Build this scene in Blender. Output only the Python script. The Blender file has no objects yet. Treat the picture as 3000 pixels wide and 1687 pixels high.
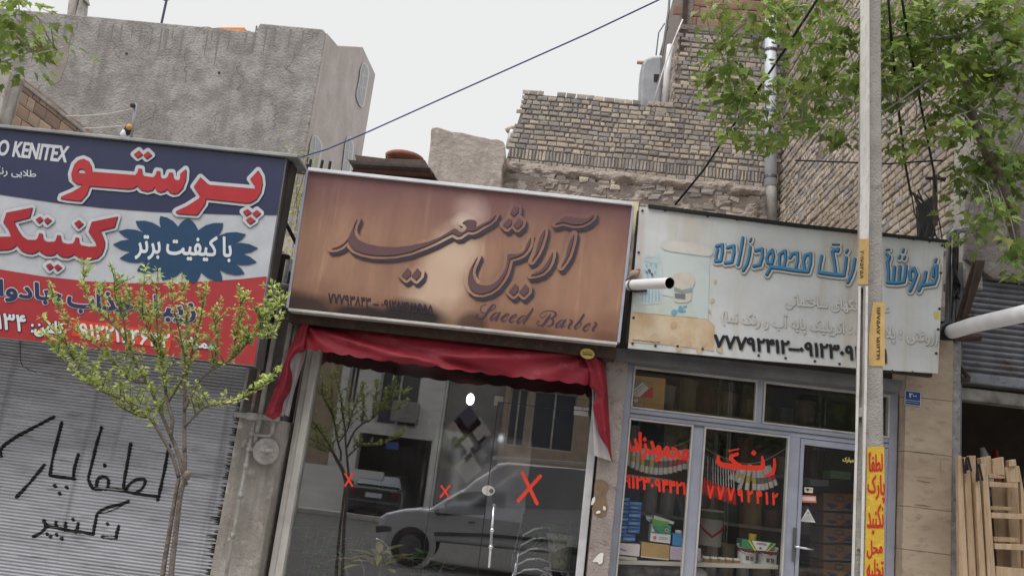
import bpy, math, random
import numpy as np
from mathutils import Vector, noise as mnoise
R = math.radians
rnd = random.Random(7)
SC = bpy.context.scene
COL = SC.collection
# ------------------------------------------------------------------ camera
FPX = 2600.0
PSI, PIT, ROL = R(3.5), R(12.6), R(7.0)
CAM = np.array([0.0, -7.0, 1.5])
F_ = np.array([-math.sin(PSI)*math.cos(PIT), math.cos(PSI)*math.cos(PIT), math.sin(PIT)])
R0 = np.array([math.cos(PSI), math.sin(PSI), 0.0]); U0 = np.cross(R0, F_)
RV = math.cos(ROL)*R0 + math.sin(ROL)*U0
UV = math.cos(ROL)*U0 - math.sin(ROL)*R0
cam = bpy.data.cameras.new('camera'); camo = bpy.data.objects.new('camera', cam); COL.objects.link(camo)
from mathutils import Matrix
camo.matrix_world = Matrix(((RV[0],UV[0],-F_[0],CAM[0]),(RV[1],UV[1],-F_[1],CAM[1]),(RV[2],UV[2],-F_[2],CAM[2]),(0,0,0,1)))
cam.sensor_width = 36; cam.lens = FPX/3000*36; cam.clip_start = 0.05; cam.clip_end = 2000
SC.camera = camo
# ------------------------------------------------------------------ sky, sun, exposure
SUN_EL, SUN_AZ = R(60), R(-142)         # azimuth from +Y towards +X
W = bpy.data.worlds.new('World'); SC.world = W; W.use_nodes = True
nt = W.node_tree; nt.nodes.clear()
out = nt.nodes.new('ShaderNodeOutputWorld')
sky = nt.nodes.new('ShaderNodeTexSky'); sky.sky_type = 'NISHITA'; sky.sun_disc = False
sky.sun_elevation = SUN_EL; sky.sun_rotation = SUN_AZ; sky.air_density = 2.0; sky.dust_density = 6.0
b1 = nt.nodes.new('ShaderNodeBackground'); b1.inputs['Strength'].default_value = 0.05
b2 = nt.nodes.new('ShaderNodeBackground'); b2.inputs['Color'].default_value = (.995,.995,1.0,1)
gm = nt.nodes.new('ShaderNodeNewGeometry'); sx = nt.nodes.new('ShaderNodeSeparateXYZ'); mr = nt.nodes.new('ShaderNodeMapRange')
# overcast: even pale veil low down, brighter overhead
SKY0 = 0.62
mr.inputs[1].default_value = 0.52; mr.inputs[2].default_value = 1.0; mr.inputs[3].default_value = SKY0; mr.inputs[4].default_value = SKY0*2.7
tcw = nt.nodes.new('ShaderNodeTexCoord'); nt.links.new(tcw.outputs['Generated'], sx.inputs[0]); nt.links.new(sx.outputs[2], mr.inputs[0]); nt.links.new(mr.outputs[0], b2.inputs['Strength'])
nt.nodes.remove(gm)
mx = nt.nodes.new('ShaderNodeMixShader'); mx.inputs[0].default_value = 0.96      # high thin cloud over the blue
nt.links.new(sky.outputs[0], b1.inputs['Color']); nt.links.new(b1.outputs[0], mx.inputs[1]); nt.links.new(b2.outputs[0], mx.inputs[2])
nt.links.new(mx.outputs[0], out.inputs['Surface'])
sl = bpy.data.lights.new('sun', 'SUN'); so = bpy.data.objects.new('sun', sl); COL.objects.link(so)
sl.energy = 1.5; sl.angle = R(40); sl.color = (1.0, 0.965, 0.91)
sd = Vector((math.sin(SUN_AZ)*math.cos(SUN_EL), math.cos(SUN_AZ)*math.cos(SUN_EL), math.sin(SUN_EL)))
so.rotation_euler = sd.to_track_quat('Z', 'Y').to_euler(); so.location = (0, 0, 30)
SC.view_settings.view_transform = 'Standard'; SC.view_settings.look = 'None'
SC.view_settings.exposure = 0.5; SC.view_settings.gamma = 1.0
# ------------------------------------------------------------------ pixel -> place
def D_(x, y): return F_ + RV*((x-1500)/FPX) + UV*((843.5-y)/FPX)
def P(x, y, Y):
    d = D_(x, y); q = CAM + d*((Y-CAM[1])/d[1]); return (float(q[0]), float(q[1]), float(q[2]))
def PX(x, y, X):
    d = D_(x, y); q = CAM + d*((X-CAM[0])/d[0]); return (float(q[0]), float(q[1]), float(q[2]))
GL = 0.15                                                    # plane of the shop windows
def PM(x, y, Yv):                                            # a thing seen mirrored in the shop glass
    q = P(x, y, Yv); return (q[0], 2*GL-q[1], q[2])
class Z:                                                     # reading of an enlarged part of the photograph
    def __init__(s, x0, y0, k): s.x0, s.y0, s.k = x0, y0, k
    def __call__(s, pts): return [(s.x0+p[0]/s.k, s.y0+p[1]/s.k)+tuple(p[2:]) for p in pts]
    def w(s, pts): return [(s.x0+p[0]/s.k, s.y0+p[1]/s.k, p[2]/s.k) for p in pts]
FULL = Z(0, 0, 2576/3000)
# ------------------------------------------------------------------ materials
def S(r, g, b):
    f = lambda c: (c/255/12.92) if c/255 <= 0.04045 else ((c/255+0.055)/1.055)**2.4
    return (f(r), f(g), f(b), 1)
def mat(name, c1, c2=None, c3=None, scale=4.0, rough=0.7, metal=0.0, bump=0.0, bscale=60.0, stretch=(1,1,1), spec=0.4, attr=False, streak=None, coat=0.0, lo=0.35, hi=0.65, detail=8, transl=0.0):
    m = bpy.data.materials.new(name); m.use_nodes = True
    n, l = m.node_tree.nodes, m.node_tree.links; b = n['Principled BSDF']
    b.inputs['Roughness'].default_value = rough; b.inputs['Metallic'].default_value = metal
    b.inputs['Specular IOR Level'].default_value = spec; b.inputs['Coat Weight'].default_value = coat
    tc = n.new('ShaderNodeTexCoord'); mp = n.new('ShaderNodeMapping'); mp.inputs['Scale'].default_value = stretch
    l.new(tc.outputs['Object'], mp.inputs['Vector'])
    def noise(sc, det=detail, vec=None):
        t = n.new('ShaderNodeTexNoise'); t.inputs['Scale'].default_value = sc; t.inputs['Detail'].default_value = det; t.inputs['Roughness'].default_value = 0.62
        l.new(vec or mp.outputs[0], t.inputs['Vector']); return t
    def mix(a, bcol, fac, mode='MIX'):
        x = n.new('ShaderNodeMix'); x.data_type = 'RGBA'; x.blend_type = mode
        for s_, v in ((6, a), (7, bcol)):
            if isinstance(v, tuple): x.inputs[s_].default_value = v
            else: l.new(v, x.inputs[s_])
        if isinstance(fac, float): x.inputs[0].default_value = fac
        else: l.new(fac, x.inputs[0])
        return x.outputs[2]
    def ramp(src, a, bb):
        r_ = n.new('ShaderNodeMapRange'); r_.inputs[1].default_value = a; r_.inputs[2].default_value = bb; l.new(src, r_.inputs[0]); return r_.outputs[0]
    cur = c1
    if c2: cur = mix(c1, c2, ramp(noise(scale).outputs[0], lo, hi))
    if c3: cur = mix(cur, c3, ramp(noise(scale*2.7+1.3).outputs[0], 0.55, 0.72))
    if streak:
        mp2 = n.new('ShaderNodeMapping'); mp2.inputs['Scale'].default_value = (streak[1], streak[1], streak[1]*0.06); l.new(tc.outputs['Object'], mp2.inputs['Vector'])
        cur = mix(cur, streak[0], ramp(noise(1.0, 6, mp2.outputs[0]).outputs[0], streak[2], streak[3]))
    if attr:
        a = n.new('ShaderNodeVertexColor'); a.layer_name = 'Col'
        cur = mix(cur, a.outputs['Color'], 1.0, 'MULTIPLY')
    if isinstance(cur, tuple): b.inputs['Base Color'].default_value = cur
    else: l.new(cur, b.inputs['Base Color'])
    if bump:
        bp = n.new('ShaderNodeBump'); bp.inputs['Strength'].default_value = min(1.0, bump); bp.inputs['Distance'].default_value = 0.02*max(1.0, bump)
        l.new(noise(bscale, 6, tc.outputs['Object']).outputs[0], bp.inputs['Height']); l.new(bp.outputs[0], b.inputs['Normal'])
    if transl:
        o = n['Material Output']; t = n.new('ShaderNodeBsdfTranslucent'); x = n.new('ShaderNodeMixShader'); x.inputs[0].default_value = transl
        if isinstance(cur, tuple): t.inputs['Color'].default_value = cur
        else: l.new(cur, t.inputs['Color'])
        l.new(b.outputs[0], x.inputs[1]); l.new(t.outputs[0], x.inputs[2]); l.new(x.outputs[0], o.inputs['Surface'])
    return m
def glass(name, tint, refl, add=0.0):
    m = bpy.data.materials.new(name); m.use_nodes = True
    n, l = m.node_tree.nodes, m.node_tree.links; n.remove(n['Principled BSDF']); o = n['Material Output']
    t = n.new('ShaderNodeBsdfTransparent'); t.inputs['Color'].default_value = tint
    g = n.new('ShaderNodeBsdfGlossy'); g.inputs['Roughness'].default_value = 0.012; g.inputs['Color'].default_value = (0.97,0.98,1,1)
    f = n.new('ShaderNodeFresnel'); f.inputs['IOR'].default_value = 1.5
    ge = n.new('ShaderNodeNewGeometry'); io = n.new('ShaderNodeMapRange'); io.inputs[3].default_value = 1.5; io.inputs[4].default_value = 1/1.5; l.new(ge.outputs['Backfacing'], io.inputs[0]); l.new(io.outputs[0], f.inputs['IOR'])
    k = n.new('ShaderNodeMath'); k.operation = 'MULTIPLY_ADD'; k.inputs[1].default_value = refl; k.inputs[2].default_value = add
    x = n.new('ShaderNodeMixShader'); l.new(f.outputs[0], k.inputs[0]); l.new(k.outputs[0], x.inputs[0]); l.new(t.outputs[0], x.inputs[1]); l.new(g.outputs[0], x.inputs[2])
    # street dust in smears; its pale diffuse also imitates haze and lifts the blacks
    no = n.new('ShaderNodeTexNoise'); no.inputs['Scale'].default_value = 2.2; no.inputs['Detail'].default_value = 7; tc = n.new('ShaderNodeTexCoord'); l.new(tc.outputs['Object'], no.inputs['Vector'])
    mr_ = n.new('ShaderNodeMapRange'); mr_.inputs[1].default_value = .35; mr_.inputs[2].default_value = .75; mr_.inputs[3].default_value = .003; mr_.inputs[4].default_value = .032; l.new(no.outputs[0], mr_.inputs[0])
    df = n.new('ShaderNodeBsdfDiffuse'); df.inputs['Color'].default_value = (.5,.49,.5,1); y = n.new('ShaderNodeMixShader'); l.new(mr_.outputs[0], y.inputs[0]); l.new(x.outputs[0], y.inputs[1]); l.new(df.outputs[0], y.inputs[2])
    l.new(y.outputs[0], o.inputs['Surface'])
    return m
def lamp_mat(name, c, s):
    m = bpy.data.materials.new(name); m.use_nodes = True; b = m.node_tree.nodes['Principled BSDF']
    b.inputs['Emission Color'].default_value = c; b.inputs['Emission Strength'].default_value = s; return m
_pl = {}
def plain(r, g, b, rough=0.6, spec=0.35, metal=0.0):        # painted / printed colour with slight unevenness
    k = (r, g, b, rough, metal)
    if k not in _pl:
        c = S(r, g, b); d = tuple(v*0.82 for v in c[:3])+(1,)
        _pl[k] = mat('paint', c, d, scale=9, rough=rough, spec=spec, metal=metal, lo=0.3, hi=0.75)
    return _pl[k]
# ------------------------------------------------------------------ things
def tag(o, label=None, cat=None, group=None, kind=None):
    if label: o['label'] = label
    if cat: o['category'] = cat
    if group: o['group'] = group
    if kind: o['kind'] = kind
    return o
def thing(name, label, cat, loc=(0,0,0), group=None):
    o = bpy.data.objects.new(name, None); COL.objects.link(o); o.location = loc; o.empty_display_size = 0.1
    return tag(o, label, cat, group)
def wloc(o):
    v = Vector((0,0,0))
    while o is not None: v += o.location; o = o.parent
    return v
def dup(root, loc=None, label=None, group=None):
    r = root.copy(); COL.objects.link(r)
    if loc is not None: r.location = loc
    if label: r['label'] = label
    if group: r['group'] = group
    for ch in list(root.children):
        c = ch.copy(); COL.objects.link(c); c.parent = r
        for g in ch.children:
            d = g.copy(); COL.objects.link(d); d.parent = c
    return r
class MB:
    def __init__(s): s.v, s.f, s.c, s.cc = [], [], [], (1,1,1,1)
    def add(s, vs, fs, col=None):
        o = len(s.v); s.v.extend([tuple(map(float, p)) for p in vs])
        for f in fs: s.f.append(tuple(i+o for i in f)); s.c.append(col or s.cc)
        return s
    def box(s, x0, x1, y0, y1, z0, z1, col=None):
        return s.add([(x0,y0,z0),(x1,y0,z0),(x1,y1,z0),(x0,y1,z0),(x0,y0,z1),(x1,y0,z1),(x1,y1,z1),(x0,y1,z1)],
              [(0,3,2,1),(4,5,6,7),(0,1,5,4),(1,2,6,5),(2,3,7,6),(3,0,4,7)], col)
    def hexa(s, a, b, col=None):                               # two quads joined
        return s.add(list(a)+list(b), [(0,1,2,3),(7,6,5,4),(0,4,5,1),(1,5,6,2),(2,6,7,3),(3,7,4,0)], col)
    def prism(s, pts, d, col=None):                            # 3-D polygon swept by vector d
        n = len(pts); q = [(p[0]+d[0], p[1]+d[1], p[2]+d[2]) for p in pts]
        fs = [tuple(range(n)), tuple(range(2*n-1, n-1, -1))]+[(i, i+n, (i+1) % n+n, (i+1) % n) for i in range(n)]
        return s.add(list(pts)+q, fs, col)
    def ppx(s, px, Y, d, col=None): return s.prism([P(x, y, Y) for x, y in px], (0, d, 0), col)
    def tube(s, pts, r, n=8, col=None, cap=True):
        pts = [Vector(p) for p in pts]; m = len(pts); rr = r if isinstance(r, (list, tuple)) else [r]*m
        t0 = (pts[1]-pts[0]).normalized(); a = t0.orthogonal().normalized(); vs, fs = [], []
        for i, p in enumerate(pts):
            t = ((pts[min(i+1, m-1)]-pts[i]).normalized()+(pts[i]-pts[max(i-1, 0)]).normalized())
            t = t.normalized() if t.length > 1e-6 else t0
            a = (a-t*a.dot(t)); a = a.normalized() if a.length > 1e-6 else t.orthogonal().normalized(); b = t.cross(a)
            for k in range(n):
                w = 2*math.pi*k/n; vs.append(p+(a*math.cos(w)+b*math.sin(w))*rr[i])
        for i in range(m-1):
            for k in range(n): fs.append((i*n+k, i*n+(k+1) % n, (i+1)*n+(k+1) % n, (i+1)*n+k))
        if cap: fs.append(tuple(range(n-1, -1, -1))); fs.append(tuple(range((m-1)*n, m*n)))
        return s.add(vs, fs, col)
    def lathe(s, prof, c, n=16, col=None, axis='Z'):           # prof: (radius, height)
        vs, fs = [], []; m = len(prof)
        for r, h in prof:
            for k in range(n):
                w = 2*math.pi*k/n
                vs.append((c[0]+r*math.cos(w), c[1]+r*math.sin(w), c[2]+h) if axis == 'Z' else (c[0]+r*math.cos(w), c[1]+h, c[2]+r*math.sin(w)))
        for i in range(m-1):
            for k in range(n): fs.append((i*n+k, i*n+(k+1) % n, (i+1)*n+(k+1) % n, (i+1)*n+k))
        fs.append(tuple(range(n-1, -1, -1))); fs.append(tuple(range((m-1)*n, m*n)))
        return s.add(vs, fs, col)
    def ball(s, c, r, n=10, sc=(1,1,1), col=None):
        pr = [(max(1e-4, math.sin(math.pi*i/n)), -math.cos(math.pi*i/n)) for i in range(n+1)]
        b = MB().lathe(pr, (0,0,0), n+4)
        return s.add([(c[0]+v[0]*r*sc[0], c[1]+v[1]*r*sc[1], c[2]+v[2]*r*sc[2]) for v in b.v], b.f, col)
    def grid(s, rows, col=None):                               # rows of equal-length point lists
        m, n = len(rows), len(rows[0])
        return s.add([p for r_ in rows for p in r_], [(i*n+j, i*n+j+1, (i+1)*n+j+1, (i+1)*n+j) for i in range(m-1) for j in range(n-1)], col)
    def build(s, name, m, parent=None, loc=None, bevel=0, smooth=False, label=None, seg=2):
        o0 = wloc(parent) if parent else Vector(loc or (0,0,0))
        me = bpy.data.meshes.new(name); me.from_pydata([(v[0]-o0.x, v[1]-o0.y, v[2]-o0.z) for v in s.v], [], s.f)
        if any(c != (1,1,1,1) for c in s.c):
            ca = me.color_attributes.new('Col', 'FLOAT_COLOR', 'CORNER'); arr = []
            for p, c in zip(me.polygons, s.c): arr.extend(list(c)*p.loop_total)
            ca.data.foreach_set('color', arr)
        me.materials.append(m); me.validate()
        o = bpy.data.objects.new(name, me); COL.objects.link(o)
        if parent: o.parent = parent
        else: o.location = o0
        if smooth:
            me.polygons.foreach_set('use_smooth', [True]*len(me.polygons))
        if bevel:
            b = o.modifiers.new('bevel', 'BEVEL'); b.width = bevel; b.segments = seg; b.limit_method = 'ANGLE'; b.angle_limit = R(40)
        if label: o['label'] = label
        return o
def cat_(pts, n=5, closed=False):                               # Catmull-Rom through pixel points (any tuple length)
    m = len(pts); out_ = []
    for i in range(m if closed else m-1):
        g = (lambda k: pts[k % m]) if closed else (lambda k: pts[min(max(k, 0), m-1)])
        a, b, c, d = g(i-1), g(i), g(i+1), g(i+2)
        for j in range(n):
            t = j/n
            out_.append(tuple(0.5*((2*b[q])+(-a[q]+c[q])*t+(2*a[q]-5*b[q]+4*c[q]-d[q])*t*t+(-a[q]+3*b[q]-3*c[q]+d[q])*t**3) for q in range(len(b))))
    if not closed: out_.append(tuple(pts[-1]))
    return out_
# ------------------------------------------------------------------ lettering: signed distance -> clean flat mesh
class Ink:
    def __init__(s): s.seg, s.edge = [], []                     # strokes; closed outlines (groups of edges)
    def stroke(s, pts, w=None, smooth=True):
        p = [(q[0], q[1], (q[2] if len(q) > 2 else w)) for q in pts]
        if len(p) == 1: p = p*2
        if smooth and len(p) > 2: p = cat_(p, 4)
        for a, b in zip(p[:-1], p[1:]): s.seg.append((a[0], a[1], b[0], b[1], max(a[2], .3)/2, max(b[2], .3)/2))
        return s
    def poly(s, pts, smooth=False):
        if smooth: pts = cat_(list(pts), 4, True)
        s.edge.append([(a[0], a[1], b[0], b[1]) for a, b in zip(pts, list(pts[1:])+[pts[0]])]); return s
    def cut(s, hole):                                            # reversed winding inside the last outline
        s.edge[-1] += [(a[0], a[1], b[0], b[1]) for a, b in zip(hole, list(hole[1:])+[hole[0]])]; return s
    def field(s, step, pad):
        xs = [v for q in s.seg for v in (q[0]-q[4], q[2]+q[5], q[0]+q[4], q[2]-q[5])]+[v for g in s.edge for q in g for v in (q[0], q[2])]
        ys = [v for q in s.seg for v in (q[1]-q[4], q[3]+q[5], q[1]+q[4], q[3]-q[5])]+[v for g in s.edge for q in g for v in (q[1], q[3])]
        gx = np.arange(min(xs)-pad, max(xs)+pad+step, step); gy = np.arange(min(ys)-pad, max(ys)+pad+step, step)
        X, Y = np.meshgrid(gx, gy); f = np.full(X.shape, 1e9)
        def win(x0, y0, x1, y1, e):
            i0 = max(0, int((min(x0, x1)-e-gx[0])/step)); i1 = int((max(x0, x1)+e-gx[0])/step)+2
            j0 = max(0, int((min(y0, y1)-e-gy[0])/step)); j1 = int((max(y0, y1)+e-gy[0])/step)+2
            return slice(j0, j1), slice(i0, i1)
        for x0, y0, x1, y1, w0, w1 in s.seg:
            k = win(x0, y0, x1, y1, max(w0, w1)+pad); A, B = X[k], Y[k]
            dx, dy = x1-x0, y1-y0; L = dx*dx+dy*dy
            t = np.clip(((A-x0)*dx+(B-y0)*dy)/L, 0, 1) if L > 1e-9 else 0*A
            f[k] = np.minimum(f[k], np.hypot(A-x0-t*dx, B-y0-t*dy)-(w0+(w1-w0)*t))
        for g in s.edge:
            d = np.full(X.shape, 1e9); wn = np.zeros(X.shape, int)
            for x0, y0, x1, y1 in g:
                dx, dy = x1-x0, y1-y0; L = dx*dx+dy*dy
                if L < 1e-9: continue
                k = win(x0, y0, x1, y1, pad); A, B = X[k], Y[k]
                t = np.clip(((A-x0)*dx+(B-y0)*dy)/L, 0, 1)
                d[k] = np.minimum(d[k], np.hypot(A-x0-t*dx, B-y0-t*dy))
                k = (win(x0, y0, x1, y1, step)[0], slice(None)); A, B = X[k], Y[k]
                cr = dx*(B-y0)-dy*(A-x0)
                wn[k] += ((y0 <= B) & (y1 > B) & (cr > 0)).astype(int)-((y0 > B) & (y1 <= B) & (cr < 0)).astype(int)
            f = np.minimum(f, np.where(wn != 0, -d, d))
        return gx, gy, f
    def mesh(s, step=1.6, grow=0.0, shift=(0,0)):
        gx, gy, f = s.field(step, grow+3*step); f = f-grow
        vs, fs = [], []; ins = f < 0; key = {}
        def vid(p):
            k = (round(p[0], 3), round(p[1], 3))
            if k not in key: key[k] = len(vs); vs.append((p[0]+shift[0], p[1]+shift[1]))
            return key[k]
        for j in range(len(gy)-1):
            run = None
            for i in range(len(gx)):
                full = i < len(gx)-1 and ins[j,i] and ins[j,i+1] and ins[j+1,i] and ins[j+1,i+1]
                if full:
                    if run is None: run = i
                    continue
                if run is not None:
                    fs.append([vid(p) for p in ((gx[run],gy[j]),(gx[i],gy[j]),(gx[i],gy[j+1]),(gx[run],gy[j+1]))]); run = None
                if i == len(gx)-1 or not (ins[j,i] or ins[j,i+1] or ins[j+1,i] or ins[j+1,i+1]): continue
                c = [(gx[i],gy[j],f[j,i]),(gx[i+1],gy[j],f[j,i+1]),(gx[i+1],gy[j+1],f[j+1,i+1]),(gx[i],gy[j+1],f[j+1,i])]
                pl = []
                for a, b in zip(c, c[1:]+c[:1]):
                    if a[2] < 0: pl.append((a[0], a[1]))
                    if (a[2] < 0) != (b[2] < 0):
                        t = a[2]/(a[2]-b[2]); pl.append((a[0]+(b[0]-a[0])*t, a[1]+(b[1]-a[1])*t))
                if len(pl) >= 3:
                    q = []
                    for p in pl:
                        k = vid(p)
                        if k not in q: q.append(k)
                    if len(q) >= 3: fs.append(q)
        return vs, fs
    def put(s, name, m, parent, place, step=1.6, grow=0.0, shift=(0,0)):
        vs, fs = s.mesh(step, grow, shift)
        return MB().add([place(x, y) for x, y in vs], fs).build(name, m, parent)
def onY(Y): return lambda x, y: P(x, y, Y)
# Arabic-script shaping with presentation forms, visual order
_A = {'ا':(0xFE8D,2),'آ':(0xFE81,2),'ب':(0xFE8F,4),'پ':(0xFB56,4),'ت':(0xFE95,4),'ث':(0xFE99,4),'ج':(0xFE9D,4),'چ':(0xFB7A,4),'ح':(0xFEA1,4),'خ':(0xFEA5,4),
 'د':(0xFEA9,2),'ذ':(0xFEAB,2),'ر':(0xFEAD,2),'ز':(0xFEAF,2),'س':(0xFEB1,4),'ش':(0xFEB5,4),'ص':(0xFEB9,4),'ض':(0xFEBD,4),'ط':(0xFEC1,4),'ظ':(0xFEC5,4),'ع':(0xFEC9,4),'غ':(0xFECD,4),
 'ف':(0xFED1,4),'ق':(0xFED5,4),'ک':(0xFB8E,4),'گ':(0xFB92,4),'ل':(0xFEDD,4),'م':(0xFEE1,4),'ن':(0xFEE5,4),'و':(0xFEED,2),'ه':(0xFEE9,4),'ی':(0xFBFC,4)}
def shape(t):
    if not any(c in _A for c in t): return t
    t = t.replace('لا', '\uE000'); o = []
    for i, c in enumerate(t):
        pj = i > 0 and t[i-1] in _A and _A[t[i-1]][1] == 4
        if c == '\uE000': o.append(chr(0xFEFC if pj else 0xFEFB)); continue
        if c not in _A: o.append(c); continue
        nj = i+1 < len(t) and (t[i+1] in _A or t[i+1] == '\uE000') and _A[c][1] == 4
        o.append(chr(_A[c][0]+(3 if pj and nj else 2 if nj else 1 if pj else 0)))
    return ''.join(reversed(o)).translate(str.maketrans('()', ')('))
def text_ink(t, quad):                                           # quad: TL TR BR BL in photo pixels
    c = bpy.data.curves.new('letters', 'FONT'); c.body = shape(t); c.dimensions = '2D'; c.fill_mode = 'NONE'; c.resolution_u = 4
    o = bpy.data.objects.new('letters', c); COL.objects.link(o)
    me = bpy.data.meshes.new_from_object(o.evaluated_get(bpy.context.evaluated_depsgraph_get()))
    co = [(v.co.x, v.co.y) for v in me.vertices]
    x0, x1 = min(p[0] for p in co), max(p[0] for p in co); y0, y1 = min(p[1] for p in co), max(p[1] for p in co)
    tl, tr, br, bl = quad
    def mp(p):
        u, v = (p[0]-x0)/(x1-x0), (y1-p[1])/(y1-y0)
        return tuple((tl[k]*(1-u)+tr[k]*u)*(1-v)+(bl[k]*(1-u)+br[k]*u)*v for k in (0, 1))
    q = [mp(p) for p in co]
    # walk the contour loops so that every outline keeps its direction
    nb = {}
    for e in me.edges:
        a, b = e.vertices; nb.setdefault(a, []).append(b); nb.setdefault(b, []).append(a)
    ink = Ink(); seen = set(); g = []
    for st in range(len(co)):
        if st in seen or st not in nb: continue
        loop = [st]; seen.add(st); cur = st
        while True:
            nx = [k for k in nb[cur] if k not in seen]
            if not nx: break
            cur = st+1 if (cur == st and st+1 in nx) else nx[0]
            seen.add(cur); loop.append(cur)
        p = [q[k] for k in loop]
        g += [(a[0], a[1], b[0], b[1]) for a, b in zip(p, p[1:]+p[:1])]
    ink.edge.append(g)
    bpy.data.objects.remove(o); bpy.data.meshes.remove(me); bpy.data.curves.remove(c)
    return ink
# ================================================================== materials of the place
m_asph = mat('dusty asphalt', S(98,97,96), S(82,81,81), S(112,110,108), scale=3, rough=.9, bump=.6, bscale=90)
m_pave = mat('paving', S(190,186,179), S(168,163,156), scale=2.5, rough=.85, bump=.4, bscale=40)
m_conc = mat('concrete', S(178,173,167), S(148,143,137), S(196,191,185), scale=3.2, rough=.9, bump=.7, bscale=45, streak=(S(100,95,90),5,.52,.75))
m_stucco = mat('grey stucco', S(138,134,131), S(172,168,165), S(126,122,120), scale=2.3, rough=.95, bump=2.5, bscale=18, detail=14, lo=.40, hi=.66, streak=(S(112,106,102),1.6,.54,.74))
m_pink = mat('pale stucco', S(192,184,179), S(172,163,157), scale=1.4, rough=.95, bump=.6, bscale=12, streak=(S(172,157,149),2.4,.52,.8))
m_mortar = mat('mortar', S(142,132,125), S(116,107,101), scale=6, rough=.95, bump=1.2, bscale=30)
m_brick = mat('brick', S(252,250,250), S(228,224,222), scale=7, rough=.92, bump=1.0, bscale=38, attr=True)
m_block = mat('clay block', S(232,226,222), S(205,198,194), scale=5, rough=.9, bump=.3, bscale=30, attr=True, stretch=(1,1,9))
m_plast = mat('rough plaster', S(176,166,159), S(146,136,130), S(190,180,174), scale=2.2, rough=.95, bump=1.6, bscale=10, streak=(S(112,102,96),2.2,.55,.75))
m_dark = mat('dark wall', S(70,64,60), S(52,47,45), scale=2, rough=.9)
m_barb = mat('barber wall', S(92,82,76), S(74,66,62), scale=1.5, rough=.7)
m_steel = mat('steel', S(120,122,126), S(96,96,98), scale=5, rough=.45, metal=.6, streak=(S(84,76,70),8,.6,.8))
m_alu = mat('aluminium', S(176,180,196), S(160,164,180), scale=6, rough=.38, metal=.35)
m_aluw = mat('worn aluminium', S(206,204,200), S(176,172,168), scale=4, rough=.4, metal=.25, streak=(S(140,132,124),14,.6,.8))
m_black = mat('black rubber', S(30,30,32), S(22,22,24), rough=.6)
m_rust = mat('rusted iron', S(74,58,50), S(50,42,40), S(98,66,48), scale=9, rough=.85)
m_pvc = mat('white plastic pipe', S(226,226,228), S(206,206,210), scale=4, rough=.35, spec=.5)
m_chrome = mat('chrome', S(225,228,232), rough=.12, metal=1.0)
m_wood = mat('raw pine', S(196,172,144), S(170,144,116), S(146,120,94), scale=3, stretch=(9,9,.8), rough=.75, bump=.2, bscale=40)
m_trav = mat('travertine', S(180,163,143), S(160,143,125), S(142,126,110), scale=3.5, rough=.55, stretch=(1,1,2.2), bump=.15, bscale=50)
m_bark = mat('bark', S(128,117,110), S(94,84,78), S(146,136,128), scale=14, rough=.9, bump=.8, bscale=50)
m_plane = mat('plane bark', S(176,170,158), S(140,136,126), S(112,106,98), scale=5, rough=.85)
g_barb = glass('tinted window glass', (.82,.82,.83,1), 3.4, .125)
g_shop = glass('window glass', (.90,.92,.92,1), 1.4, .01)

# ================================================================== ground
tag(MB().box(-300,300,-300,300,-.3,0).build('ground', m_asph), kind='structure')
tag(MB().box(-40,40,-2.75,.3,0.004,.13).build('pavement', m_pave, bevel=.01), kind='structure')
tag(MB().box(-60,60,-24.0,-20.6,0.004,.15).build('pavement', m_pave, bevel=.01), kind='structure')

# ================================================================== row of shops
sb = thing('shop_building', 'row of small shops with dark rooms behind glass fronts and rough grey wall over them', 'building', (0,2,0))
b = MB()
b.box(-8.0,-2.62,.30,.50,2.0,3.4).box(-2.05,.42,.26,.5,2.74,3.3).box(.42,2.70,.26,.5,2.70,3.3).box(3.40,9,.46,.66,3.4,4.2)
b.build('wall', m_dark, sb)
MB().box(-8,-2.7,.5,7.0,3.3,3.42).box(-1.9,9.5,.5,7.0,3.3,3.42).build('roof', m_conc, sb)
MB().box(-2.05,9.5,.2,5.2,.06,.14).build('floor', mat('tiled floor', S(120,112,104), S(100,94,88), scale=3, rough=.4), sb)
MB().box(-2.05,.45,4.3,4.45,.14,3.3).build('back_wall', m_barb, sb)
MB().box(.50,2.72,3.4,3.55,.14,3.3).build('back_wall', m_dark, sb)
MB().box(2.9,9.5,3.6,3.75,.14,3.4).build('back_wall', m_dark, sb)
for x0, x1 in ((-2.10,-2.04),(.43,.50),(2.73,2.88),(9.4,9.5)):
    MB().box(x0,x1,.32,5.2,.14,3.3).build('partition_wall', m_barb, sb)

# ------------------------------------------------------------------ concrete pillar with the gas pipes
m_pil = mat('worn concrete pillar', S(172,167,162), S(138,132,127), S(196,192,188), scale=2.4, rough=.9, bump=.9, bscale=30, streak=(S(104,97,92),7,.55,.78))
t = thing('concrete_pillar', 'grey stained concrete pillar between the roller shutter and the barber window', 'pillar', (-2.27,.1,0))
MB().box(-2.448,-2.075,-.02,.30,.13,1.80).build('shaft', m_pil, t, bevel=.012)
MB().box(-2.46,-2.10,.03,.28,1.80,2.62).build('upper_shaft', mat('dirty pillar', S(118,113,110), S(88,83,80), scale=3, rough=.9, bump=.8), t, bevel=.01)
m_gas = mat('grey painted pipe', S(166,164,162), S(138,135,132), S(112,104,98), scale=12, rough=.55, bump=.2)
t = thing('gas_regulator', 'round grey gas regulator with its elbow pipes on the concrete pillar', 'gas regulator', (-2.2,-.06,1.4))
yy = -.085
MB().lathe([(.02,-.05),(.045,-.045),(.05,-.02),(.095,-.015),(.105,.0),(.095,.015),(.05,.03),(.02,.035)], (-2.165,yy,1.55), 28, axis='Y').build('disc_housing', m_gas, t, smooth=False, bevel=.003)
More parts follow.
